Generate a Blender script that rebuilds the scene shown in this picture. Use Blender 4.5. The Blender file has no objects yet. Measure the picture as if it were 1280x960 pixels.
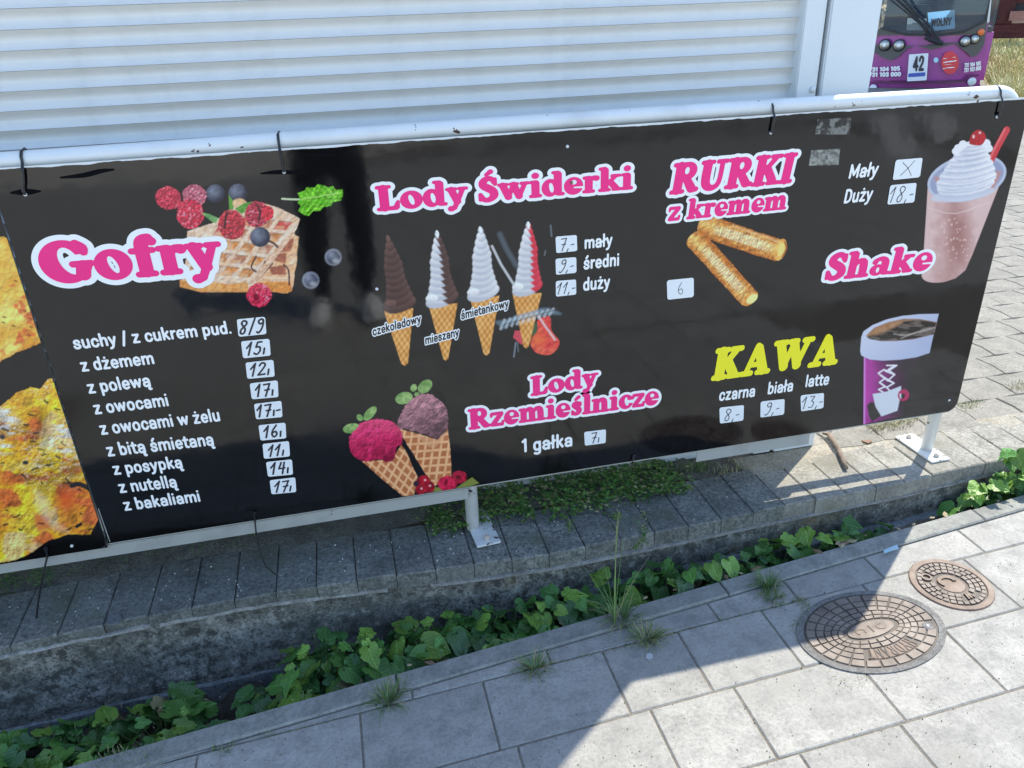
import bpy, bmesh, math, random
import numpy as np
from mathutils import Vector, Matrix
random.seed(7); rng = np.random.RandomState(5)
SC = bpy.context.scene
COL = SC.collection
# ---------------- camera ----------------
EYE = 1.5
F = 967.0
def _n(v): v = np.array(v, float); return v/np.linalg.norm(v)
_Z = -_n([76, -2000, -F]); _X = _n([4936, 657, -F]); _X = _n(_X-_Z*_X.dot(_Z)); _Y = np.cross(_Z, _X)
RM = np.array([_X, _Y, _Z])
cam = bpy.data.cameras.new('camera'); cam.sensor_width = 36; cam.lens = 36*F/1280; cam.clip_start = .02; cam.clip_end = 600
co = bpy.data.objects.new('camera', cam); COL.objects.link(co)
m4 = Matrix.Identity(4)
for i in range(3):
    for j in range(3): m4[i][j] = RM[i][j]
m4[2][3] = EYE
co.matrix_world = m4
SC.camera = co
# ---------------- light ----------------
SUN = Vector((.565, .44, 1)).normalized()
w = bpy.data.worlds.new("World"); SC.world = w; w.use_nodes = True
nt = w.node_tree
sky = nt.nodes.new('ShaderNodeTexSky'); sky.sky_type = 'NISHITA'; sky.sun_disc = False
sky.sun_elevation = math.asin(SUN.z); sky.sun_rotation = math.atan2(SUN.x, SUN.y)
sky.dust_density = .3; sky.ozone_density = 1.4
nt.links.new(sky.outputs[0], nt.nodes['Background'].inputs[0]); nt.nodes['Background'].inputs[1].default_value = .15
sl = bpy.data.lights.new('sun', 'SUN'); sl.energy = 2.9; sl.angle = math.radians(.5); sl.color = (1, .94, .82)
so = bpy.data.objects.new('sun', sl); COL.objects.link(so); so.rotation_euler = SUN.to_track_quat('Z', 'Y').to_euler()
so.location = (3, 3, 8)
SC.view_settings.view_transform = 'Standard'; SC.view_settings.look = 'None'; SC.view_settings.exposure = 1.5; SC.view_settings.gamma = 1
SC.view_settings.use_curve_mapping = False

# ---------------- helpers ----------------
def rays(px, py):
    px = np.asarray(px, float); py = np.asarray(py, float)
    c = np.stack([px-640, -(py-480), -F*np.ones_like(px)], -1)
    return c@RM.T
def S(px, py, Y=1.85):                      # photo pixel -> x, z on the vertical plane y = Y
    r = rays(px, py); return float(r[0]*Y/r[1]), float(EYE+r[2]*Y/r[1])
def G(px, py, z=0.0):                       # photo pixel -> x, y on the level z
    r = rays(px, py); t = (z-EYE)/r[2]; return float(r[0]*t), float(r[1]*t)
def proj(x, y, z):
    P = np.stack([x, y, z-EYE], -1)@RM
    return 640+F*P[..., 0]/-P[..., 2], 480-F*P[..., 1]/-P[..., 2]
def lin(c):
    c = np.asarray(c, float)/255.0
    return np.where(c <= .04045, c/12.92, ((c+.055)/1.055)**2.4)

def link(name, me, parent=None, mat=None, kind=None, loc=None):
    o = bpy.data.objects.new(name, me); COL.objects.link(o)
    if mat is not None and me is not None and len(me.materials) == 0:
        for mm in (mat if isinstance(mat, (list, tuple)) else [mat]): me.materials.append(mm)
    if parent: o.parent = parent
    if kind: o['kind'] = kind
    if loc: o.location = loc
    return o
def tag(o, label=None, cat=None, group=None, kind=None):
    if label: o['label'] = label
    if cat: o['category'] = cat
    if group: o['group'] = group
    if kind: o['kind'] = kind
    return o
def empty(name, loc, label, cat, group=None, rz=0):
    o = bpy.data.objects.new(name, None); COL.objects.link(o); o.location = loc; o.rotation_euler = (0, 0, rz)
    o.empty_display_size = .1
    return tag(o, label, cat, group)
class MB:
    def __init__(s): s.v = []; s.f = []; s.mi = []
    def add(s, v, f, m=0):
        b = len(s.v); s.v += [tuple(q) for q in v]; s.f += [tuple(i+b for i in q) for q in f]; s.mi += [m]*len(f)
    def box(s, x0, x1, y0, y1, z0, z1, m=0):
        s.add([(x0,y0,z0),(x1,y0,z0),(x1,y1,z0),(x0,y1,z0),(x0,y0,z1),(x1,y0,z1),(x1,y1,z1),(x0,y1,z1)],
              [(0,3,2,1),(4,5,6,7),(0,1,5,4),(1,2,6,5),(2,3,7,6),(3,0,4,7)], m)
    def tube(s, pts, r, n=10, m=0, cap=True, flat=1.0):
        pts = [Vector(p) for p in pts]; rr = r if isinstance(r, (list, tuple)) else [r]*len(pts)
        rings = []; up = None
        for i, p in enumerate(pts):
            d = (pts[min(i+1, len(pts)-1)]-pts[max(i-1, 0)]).normalized()
            if up is None: up = Vector((0, 0, 1)) if abs(d.z) < .9 else Vector((0, 1, 0))
            a = d.cross(up)
            a.normalize(); b = a.cross(d).normalized(); up = b
            rings.append([p+a*math.cos(t)*rr[i]+b*math.sin(t)*rr[i]*flat for t in [2*math.pi*k/n for k in range(n)]])
        vs = [q for R_ in rings for q in R_]; fs = []
        for i in range(len(pts)-1):
            for k in range(n):
                fs.append((i*n+k, i*n+(k+1) % n, (i+1)*n+(k+1) % n, (i+1)*n+k))
        if cap: fs.append(tuple(range(n))[::-1]); fs.append(tuple((len(pts)-1)*n+k for k in range(n)))
        s.add(vs, fs, m)
    def prism(s, poly, fn0, fn1, m=0):      # poly 2-D, fn: (a,b) -> 3-D for the two faces
        n = len(poly); s.add([fn0(*p) for p in poly]+[fn1(*p) for p in poly],
            [tuple(range(n))[::-1], tuple(range(n, 2*n))]+[(i, (i+1) % n, n+(i+1) % n, n+i) for i in range(n)], m)
    def mesh(s, name, mats=None, smooth=False):
        me = bpy.data.meshes.new(name); me.from_pydata(s.v, [], s.f)
        if mats is not None:
            for mm in (mats if isinstance(mats, (list, tuple)) else [mats]): me.materials.append(mm)
        if any(s.mi): me.polygons.foreach_set('material_index', s.mi)
        if smooth: me.polygons.foreach_set('use_smooth', [True]*len(me.polygons))
        me.update(); return me
    def obj(s, name, mats, parent=None, smooth=False, kind=None, bevel=0, loc=None, recalc=True):
        me = s.mesh(name, mats, smooth)
        if recalc or bevel:
            bm = bmesh.new(); bm.from_mesh(me)
            if bevel: bmesh.ops.bevel(bm, geom=bm.edges[:], offset=bevel, segments=2, affect='EDGES', clamp_overlap=True)
            if recalc: bmesh.ops.recalc_face_normals(bm, faces=bm.faces[:])
            bm.to_mesh(me); bm.free()
        return link(name, me, parent, None, kind, loc)

# ---------------- materials ----------------
class NT:
    def __init__(s, name):
        s.m = bpy.data.materials.new(name); s.m.use_nodes = True; s.t = s.m.node_tree
        s.p = s.t.nodes['Principled BSDF']; s.tc = s.t.nodes.new('ShaderNodeTexCoord')
    def n(s, t, **k):
        nd = s.t.nodes.new(t)
        for a, b in k.items():
            if a.startswith('_'): setattr(nd, a[1:], b)
            else: nd.inputs[a.replace('__', ' ')].default_value = b
        return nd
    def l(s, a, b): s.t.links.new(a, b)
    def noise(s, scale, detail=4, rough=.55, vec=None, dist=0):
        nd = s.n('ShaderNodeTexNoise', Scale=scale, Detail=detail, Roughness=rough, Distortion=dist)
        s.l(vec if vec is not None else s.tc.outputs['Object'], nd.inputs['Vector']); return nd.outputs[0]
    def ramp(s, fac, stops, interp='LINEAR'):
        nd = s.t.nodes.new('ShaderNodeValToRGB'); cr = nd.color_ramp; cr.interpolation = interp
        while len(cr.elements) < len(stops): cr.elements.new(.5)
        for e, (p, c) in zip(cr.elements, stops):
            e.position = p; e.color = (*c, 1) if not isinstance(c, (int, float)) else (c, c, c, 1)
        s.l(fac, nd.inputs[0]); return nd.outputs[0]
    def mix(s, fac, a, b, bt='MIX'):
        nd = s.t.nodes.new('ShaderNodeMix'); nd.data_type = 'RGBA'; nd.blend_type = bt
        for k, v in ((0, fac), (6, a), (7, b)):
            if hasattr(v, 'links') or hasattr(v, 'is_linked'): s.l(v, nd.inputs[k])
            else: nd.inputs[k].default_value = v if isinstance(v, float) else (*v, 1)
        return nd.outputs[2]
    def bump(s, h, strength=.3, dist=.002, normal=None):
        nd = s.n('ShaderNodeBump', Strength=strength, Distance=dist); s.l(h, nd.inputs['Height'])
        if normal is not None: s.l(normal, nd.inputs['Normal'])
        return nd.outputs[0]
    def fin(s, col=None, rough=None, normal=None, **k):
        for a, sock in ((col, 'Base Color'), (rough, 'Roughness')):
            if a is None: continue
            if isinstance(a, (int, float)): s.p.inputs[sock].default_value = a
            elif isinstance(a, tuple): s.p.inputs[sock].default_value = (*a, 1)
            else: s.l(a, s.p.inputs[sock])
        if normal is not None: s.l(normal, s.p.inputs['Normal'])
        for a, b in k.items(): s.p.inputs[a.replace('__', ' ')].default_value = b
        return s.m
def simple(name, col, rough=.5, **k):
    t = NT(name); return t.fin(tuple(col), rough, **k)
def concrete(name, c0, c1, c2, s=12, bump=.35, speck=.25, stain=None, var=.12, lightspeck=0):
    t = NT(name)
    info = t.n('ShaderNodeObjectInfo')
    ad = t.n('ShaderNodeVectorMath', _operation='MULTIPLY_ADD'); t.l(info.outputs['Location'], ad.inputs[0]); ad.inputs[1].default_value = (1, 1, 1); t.l(t.tc.outputs['Object'], ad.inputs[2])
    v = ad.outputs[0]
    a = t.noise(s, 6, .65, v); b = t.noise(s*26, 3, .7, v); c = t.noise(s*.22, 3, .5, v)
    col = t.ramp(a, [(.3, c0), (.5, c1), (.72, c2)])
    col = t.mix(t.ramp(b, [(.35, speck), (.5, 0.0)]), col, tuple(x*.45 for x in c0))
    if lightspeck:
        vo = t.n('ShaderNodeTexVoronoi', Scale=s*14); t.l(v, vo.inputs['Vector'])
        col = t.mix(t.ramp(vo.outputs[0], [(.08, lightspeck), (.16, 0.0)]), col, tuple(min(.7, x*2.4) for x in c2))
    e_ = t.noise(s*6.5, 3, .7, v); col = t.mix(t.ramp(e_, [(.38, speck*1.3), (.5, 0.0)]), col, tuple(x*.6 for x in c0)); col = t.mix(t.ramp(e_, [(.55, 0.0), (.68, speck*.8)]), col, tuple(min(.8, x*1.35) for x in c2))
    col = t.mix(t.ramp(c, [(.4, 0.0), (.65, .35)]), col, tuple(x*.72 for x in c1))
    if stain:
        d = t.noise(s*.5, 5, .6, v); col = t.mix(t.ramp(d, [(.56, 0.0), (.7, .8)]), col, stain)
    rv = t.n('ShaderNodeMapRange'); t.l(info.outputs['Random'], rv.inputs[0]); rv.inputs[3].default_value = 1-var; rv.inputs[4].default_value = 1+var
    vm = t.n('ShaderNodeVectorMath', _operation='SCALE'); t.l(col, vm.inputs[0]); t.l(rv.outputs[0], vm.inputs['Scale'])
    h = t.mix(.5, e_, a)
    return t.fin(vm.outputs[0], .88, t.bump(h, bump, .004))
M = {}
M['slab'] = concrete('slab_concrete', (.21,.205,.185), (.3,.29,.262), (.39,.376,.34), 16, .3, .25, var=.09, lightspeck=.3, stain=(.24,.23,.2))
M['kerb'] = concrete('kerb_concrete', (.16,.16,.145), (.235,.235,.21), (.3,.3,.265), 14, .3, .3, var=.05)
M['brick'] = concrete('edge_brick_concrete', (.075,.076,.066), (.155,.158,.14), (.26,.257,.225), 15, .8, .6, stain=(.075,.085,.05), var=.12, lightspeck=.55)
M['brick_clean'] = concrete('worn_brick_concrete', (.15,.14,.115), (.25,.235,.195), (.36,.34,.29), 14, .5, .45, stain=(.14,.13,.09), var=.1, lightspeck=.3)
M['plinth'] = concrete('plinth_concrete', (.068,.067,.057), (.135,.132,.114), (.27,.262,.23), 5, 1, .8, stain=(.17,.13,.055), var=0, lightspeck=.5)
M['footing'] = concrete('footing_concrete', (.09,.1,.1), (.15,.16,.16), (.24,.25,.25), 12, .7, .5, var=.05)
M['hole'] = simple('dark_tear', (.004,.004,.005), .95, Specular__IOR__Level=.1)
M['mortar'] = concrete('mortar', (.14,.135,.12), (.26,.25,.23), (.42,.4,.37), 30, .6, .4)
M['paver'] = concrete('paver_concrete', (.145,.135,.11), (.205,.19,.158), (.27,.25,.205), 14, .35, .35, var=.06, lightspeck=.2)
M['dirt'] = concrete('dusty_dirt', (.06,.056,.043), (.11,.105,.085), (.19,.18,.15), 22, .9, .6, stain=(.05,.07,.025), lightspeck=.4)
M['soil'] = concrete('soil', (.02,.017,.012), (.045,.036,.026), (.09,.075,.055), 30, 1, .5, lightspeck=.3)
M['jointsand'] = concrete('joint_sand', (.1,.088,.07), (.17,.15,.12), (.26,.235,.19), 50, .8, .5, stain=(.05,.06,.025))
M['sand'] = concrete('sand', (.2,.18,.14), (.3,.27,.21), (.4,.37,.3), 24, .8, .5, stain=(.16,.13,.08), lightspeck=.4)
M['asphalt'] = concrete('asphalt', (.22,.205,.18), (.3,.28,.25), (.37,.35,.31), 4, .3, .3, var=0)

def paintmat(name, col, rough=.35, rust=True, dirt=.3, th=.715):
    t = NT(name); a = t.noise(9, 5, .6); b = t.noise(38, 4, .6); big = t.noise(3, 2)
    c = t.mix(t.ramp(a, [(.5, 0.0), (.75, dirt)]), col, tuple(x*.7 for x in col))
    if 'enamel' in name:
        mp = t.n('ShaderNodeMapping'); t.l(t.tc.outputs['Generated'], mp.inputs[0]); mp.inputs['Scale'].default_value = (90, 1, .35)
        c = t.mix(t.ramp(t.noise(1, 4, .6, mp.outputs[0]), [(.5, 0.0), (.8, .22)]), c, (.4, .4, .37)); c = t.mix(t.ramp(t.noise(2.2, 5, .7), [(.52, 0.0), (.75, .28)]), c, (.42, .42, .39))
    hgt = t.ramp(t.noise(60, 3), [(.3, 0.0), (.7, 1.0)])
    if rust:
        k = t.ramp(b, [(th, 0.0), (th+.01, 1.0)], 'LINEAR'); c = t.mix(k, c, (.07, .032, .018))
        hgt = t.mix(k, hgt, (0., 0., 0.))
    return t.fin(c, rough, t.bump(hgt, .25, .0012))
M['railwhite'] = paintmat('chipped_white_paint', (.66, .67, .66), .34, True, .5, .69)
M['platewhite'] = paintmat('rust_chipped_white_paint', (.62, .62, .59), .45, True, .7, .635)
M['barwhite'] = paintmat('dirty_white_paint', (.34, .34, .31), .55, True, .8)
M['shutter'] = paintmat('shutter_enamel', (.66, .65, .62), .33, False, .12)
M['wallwhite'] = paintmat('kiosk_white_panel', (.62, .65, .66), .38, False, .12)
M['rust'] = simple('rusty_bolt', (.2, .11, .06), .8)
M['tie'] = simple('black_nylon', (.012, .012, .014), .35)
M['seal'] = simple('black_rubber_seal', (.02, .02, .022), .6)
# glossy vinyl: faint waves so that reflections wander
def vinyl(name, col, attr=False, rough=.06):
    t = NT(name)
    wv = t.noise(5.5, 3, .5); fine = t.noise(90, 3, .6)
    nrm = t.bump(fine, .04, .0006, t.bump(wv, .3, .0035))
    if attr:
        at = t.n('ShaderNodeAttribute', _attribute_name='Col')
        base = t.mix(at.outputs['Alpha'], col, at.outputs['Color'])
    else: base = tuple(col)
    sm = t.ramp(t.noise(4, 5, .65), [(.45, rough), (.75, rough+.12)])
    return t.fin(base, sm, nrm, Specular__IOR__Level=.6)
BLK = (.0032, .003, .0034)
M['black'] = vinyl('black_gloss_vinyl', BLK)
M['pic'] = vinyl('printed_gloss_vinyl', BLK, True)
M['pink'] = vinyl('magenta_print', (.9, .01, .21), rough=.14)
M['white'] = vinyl('white_print', (.86, .85, .82), rough=.14)
M['yellow'] = vinyl('yellow_print', (.86, .76, .01), rough=.14)
M['blacktext'] = vinyl('black_print', (.015, .015, .018), rough=.2)
M['sticker'] = simple('white_paper_sticker', (.76, .77, .76), .35)
M['ink'] = simple('black_marker_ink', (.02, .02, .03), .4)
M['thinink'] = simple('grey_pen_ink', (.12, .12, .14), .4)
# ---------------- flat print: letters as real thin shapes ----------------
def seg_sd(X, Y, ax, ay, ar, bx, by, br):
    dx, dy = bx-ax, by-ay; L = dx*dx+dy*dy+1e-9
    t = np.clip(((X-ax)*dx+(Y-ay)*dy)/L, 0, 1)
    return np.hypot(X-ax-t*dx, Y-ay-t*dy)-(ar+(br-ar)*t)
def stroke_sd(X, Y, pts, r=None):
    P = [(p[0], p[1], p[2] if len(p) > 2 else r) for p in pts]
    if len(P) > 2:      # smooth through the points
        Q = []
        closed = P[0] == P[-1]
        n = len(P)
        for i in range(n-1):
            p0 = np.array(P[i-1] if i > 0 else (P[n-2] if closed else P[0])); p1 = np.array(P[i]); p2 = np.array(P[i+1])
            p3 = np.array(P[i+2] if i+2 < n else (P[1] if closed else P[n-1]))
            for t in (0, .34, .67):
                Q.append(tuple(.5*(2*p1+(p2-p0)*t+(2*p0-5*p1+4*p2-p3)*t*t+(3*p1-p0-3*p2+p3)*t**3)))
        Q.append(P[-1]); P = Q
    D = np.full(X.shape, 1e3)
    if len(P) == 1: P = P*2
    for a, b in zip(P[:-1], P[1:]): D = np.minimum(D, seg_sd(X, Y, *a, *b))
    return D
def line_sd(X, Y, pts, r):
    D = np.full(X.shape, 1e3)
    for a, b in zip(pts[:-1], pts[1:]): D = np.minimum(D, seg_sd(X, Y, a[0], a[1], r, b[0], b[1], r))
    return D
def ell_sd(X, Y, cx, cy, rx, ry, rot=0):
    c, s = math.cos(math.radians(rot)), math.sin(math.radians(rot))
    x = (X-cx)*c+(Y-cy)*s; y = -(X-cx)*s+(Y-cy)*c
    k0 = np.hypot(x/rx, y/ry); k1 = np.hypot(x/rx**2, y/ry**2)+1e-9
    return k0*(k0-1)/k1
def poly_sd(X, Y, pts):
    D = np.full(X.shape, 1e9); ins = np.zeros(X.shape, bool)
    n = len(pts)
    for i in range(n):
        ax, ay = pts[i]; bx, by = pts[(i+1) % n]
        dx, dy = bx-ax, by-ay; L = dx*dx+dy*dy+1e-12
        t = np.clip(((X-ax)*dx+(Y-ay)*dy)/L, 0, 1)
        D = np.minimum(D, (X-ax-t*dx)**2+(Y-ay-t*dy)**2)
        if ay != by:
            c = ((ay > Y) != (by > Y)) & (X < dx*(Y-ay)/(dy)+ax); ins ^= c
    D = np.sqrt(D); return np.where(ins, -D, D)
# fat rounded serif face: (advance, [ops]); s stroke (x,y,r), e ellipse, -e/-s cut out
def _ft(x, a=11, b=11): return ('s', [(x-a, 4, 4.3), (x+b, 4, 4.3)])
COOP = {
 'G': (72, [('e', 35,36,34,36,0), ('-e', 40,37,14,25,14), ('-s', [(44,42,6),(60,42,7),(76,44,9)]), ('s', [(54,66,5),(62,58,5.5),(62,50,4.5)]), ('s', [(44,31,4.5),(68,31,4.5)]), ('s', [(57,27,9),(54,12,9)])]),
 'o': (53, [('e', 26,25,25,26,0), ('-e', 26,25,7,16.5,14)]),
 'f': (37, [('s', [(17,8,9),(17,50,9),(20,62,8.5),(28,66,6.5)]), ('s', [(31,61,6.5),(32,60,6.5)]), ('s', [(3,45,4.3),(31,45,4.3)]), _ft(17)]),
 'r': (41, [('s', [(15,8,9),(15,42,9)]), ('s', [(4,46,4),(15,46,5)]), ('s', [(18,34,5),(24,44,5.5),(34,43,7.5)]), _ft(15)]),
 'y': (50, [('s', [(12,44,8),(25,8,8)]), ('s', [(39,45,5),(25,8,5.5),(18,-9,5)]), ('s', [(17,-10,6),(10,-12,7.5)]), ('s', [(3,46,4),(22,46,4)]), ('s', [(31,46,4),(47,46,4)])]),
 'L': (56, [('s', [(19,8,10),(19,64,10)]), ('s', [(6,68,4.3),(32,68,4.3)]), ('s', [(6,4.5,4.5),(45,5.5,5.5)]), ('s', [(46,8,6.5),(50,23,3.5)])]),
 'd': (56, [('e', 21,25,20,26,0), ('-e', 24,25,6.5,16,8), ('s', [(40,10,9),(40,64,9)]), ('s', [(29,70,4),(40,69,5)]), ('s', [(42,5,5),(52,4.3,4.3)])]),
 'S': (50, [('s', [(39,56,5),(34,66,6),(24,68,7),(14,60,8.5),(14,48,9),(26,39,10),(37,29,9.5),(38,15,9),(26,5,6.5),(14,7,6),(8,18,5)]), ('s', [(42,66,3.5),(42,50,4)]), ('s', [(6,6,3.5),(6,23,4)])]),
 'w': (76, [('s', [(11,44,8),(24,8,8)]), ('s', [(24,8,5.5),(34,38,5)]), ('s', [(37,44,8),(50,8,8)]), ('s', [(50,8,5.5),(64,44,5)]), ('s', [(3,46,4),(21,46,4)]), ('s', [(30,46,4),(45,46,4)]), ('s', [(56,46,4),(72,46,4)])]),
 'i': (31, [('s', [(15,8,9),(15,42,9)]), ('s', [(4,46,4),(15,46,5)]), _ft(15), ('s', [(15,65,8.3)])]),
 'e': (48, [('e', 24,25,23,26,0), ('-e', 25,36,8,8,0), ('-s', [(26,20,3.2),(50,19,4.2)])]),
 'k': (58, [('s', [(15,8,9),(15,64,9)]), ('s', [(4,69,4),(15,69,5)]), _ft(15), ('s', [(22,22,4.5),(42,44,5)]), ('s', [(34,46,4),(52,46,4)]), ('s', [(29,28,7.5),(43,9,8)]), ('s', [(38,4.3,4.3),(54,4.3,4.3)])]),
 'R': (68, [('s', [(18,8,10),(18,64,10)]), ('s', [(5,68,4.3),(34,68,4.3)]), _ft(18, 13, 13), ('e', 36,52,22,20.5,0), ('-e', 35,53,6.5,9.5,0), ('s', [(36,34,8),(52,10,9.5)]), ('s', [(52,5,5),(64,7,5)])]),
 'U': (68, [('s', [(17,64,10),(17,26,10),(23,11,8.5),(36,6,6),(48,13,5.5),(52,30,5),(52,64,5)]), ('s', [(5,68,4.3),(30,68,4.3)]), ('s', [(42,68,4.3),(63,68,4.3)])]),
 'K': (70, [('s', [(18,8,10),(18,64,10)]), ('s', [(5,68,4.3),(31,68,4.3)]), _ft(18, 13, 13), ('s', [(24,28,5),(51,64,6)]), ('s', [(42,68,4.3),(64,68,4.3)]), ('s', [(34,40,9),(52,10,9.5)]), ('s', [(42,4.3,4.3),(67,4.3,4.3)])]),
 'I': (38, [('s', [(18,8,10),(18,64,10)]), ('s', [(5,68,4.3),(31,68,4.3)]), _ft(18, 13, 13)]),
 'z': (44, [('s', [(7,45,5),(36,45,5)]), ('s', [(34,42,7),(10,9,7)]), ('s', [(7,5,5),(37,5,5)]), ('s', [(5,44,4),(4,36,3)]), ('s', [(38,6,4),(40,15,3.5)])]),
 'm': (88, [('s', [(15,8,9),(15,42,9)]), ('s', [(4,46,4),(15,46,5)]), _ft(15, 11, 10), ('s', [(19,34,4.5),(28,45,6),(40,40,9),(42,8,9)]), _ft(42, 10, 10), ('s', [(46,34,4.5),(55,45,6),(67,40,9),(69,8,9)]), _ft(69, 10, 11)]),
 'n': (60, [('s', [(15,8,9),(15,42,9)]), ('s', [(4,46,4),(15,46,5)]), _ft(15, 11, 10), ('s', [(19,34,4.5),(28,45,6),(40,40,9),(42,8,9)]), _ft(42, 10, 11)]),
 'h': (60, [('s', [(15,8,9),(15,64,9)]), ('s', [(4,69,4),(15,69,5)]), _ft(15, 11, 10), ('s', [(19,34,4.5),(28,45,6),(40,40,9),(42,8,9)]), _ft(42, 10, 11)]),
 'a': (50, [('e', 18,15,17,15,0), ('-e', 20,15,5,8.5,0), ('s', [(35,10,8.5),(35,36,8.5),(25,46,5.5),(12,42,5),(10,38,6.5)]), ('s', [(37,6,5.5),(47,4.5,4)])]),
 'c': (45, [('e', 24,25,23,26,0), ('-e', 27,26,8,17,8), ('-s', [(30,25,6),(54,24,8)]), ('s', [(36,39,7),(36,38,7)])]),
 'l': (31, [('s', [(15,8,9),(15,64,9)]), ('s', [(4,69,4),(15,69,5)]), _ft(15)]),
 'A': (74, [('s', [(14,7,4.5),(34,68,5)]), ('s', [(37,62,8.5),(56,9,10)]), ('s', [(24,24,4),(50,24,4)]), ('s', [(3,4.3,4.3),(26,4.3,4.3)]), ('s', [(43,4.3,4.3),(70,4.3,4.3)])]),
 'W': (100, [('s', [(17,64,9),(34,10,9)]), ('s', [(34,10,5.5),(50,62,5)]), ('s', [(51,64,9),(68,10,9)]), ('s', [(68,10,5.5),(86,64,4.8)]), ('s', [(4,68,4.3),(31,68,4.3)]), ('s', [(41,68,4.3),(58,68,4.3)]), ('s', [(77,68,4.3),(97,68,4.3)])]),
 ' ': (26, []),
}
COOP['Ś'] = (50, COOP['S'][1]+[('s', [(22,80,4),(32,88,6)])])
COOP['ś'] = (41, [('s', [(31,38,5),(25,45,5.5),(16,43,7),(13,36,7.5),(22,28,8),(29,19,8),(26,9,7),(16,5,5.5),(9,12,5)]), ('s', [(33,45,3),(33,36,3.5)]), ('s', [(7,5,3),(7,16,3.5)]), ('s', [(18,58,4),(27,66,6)])])
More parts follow.
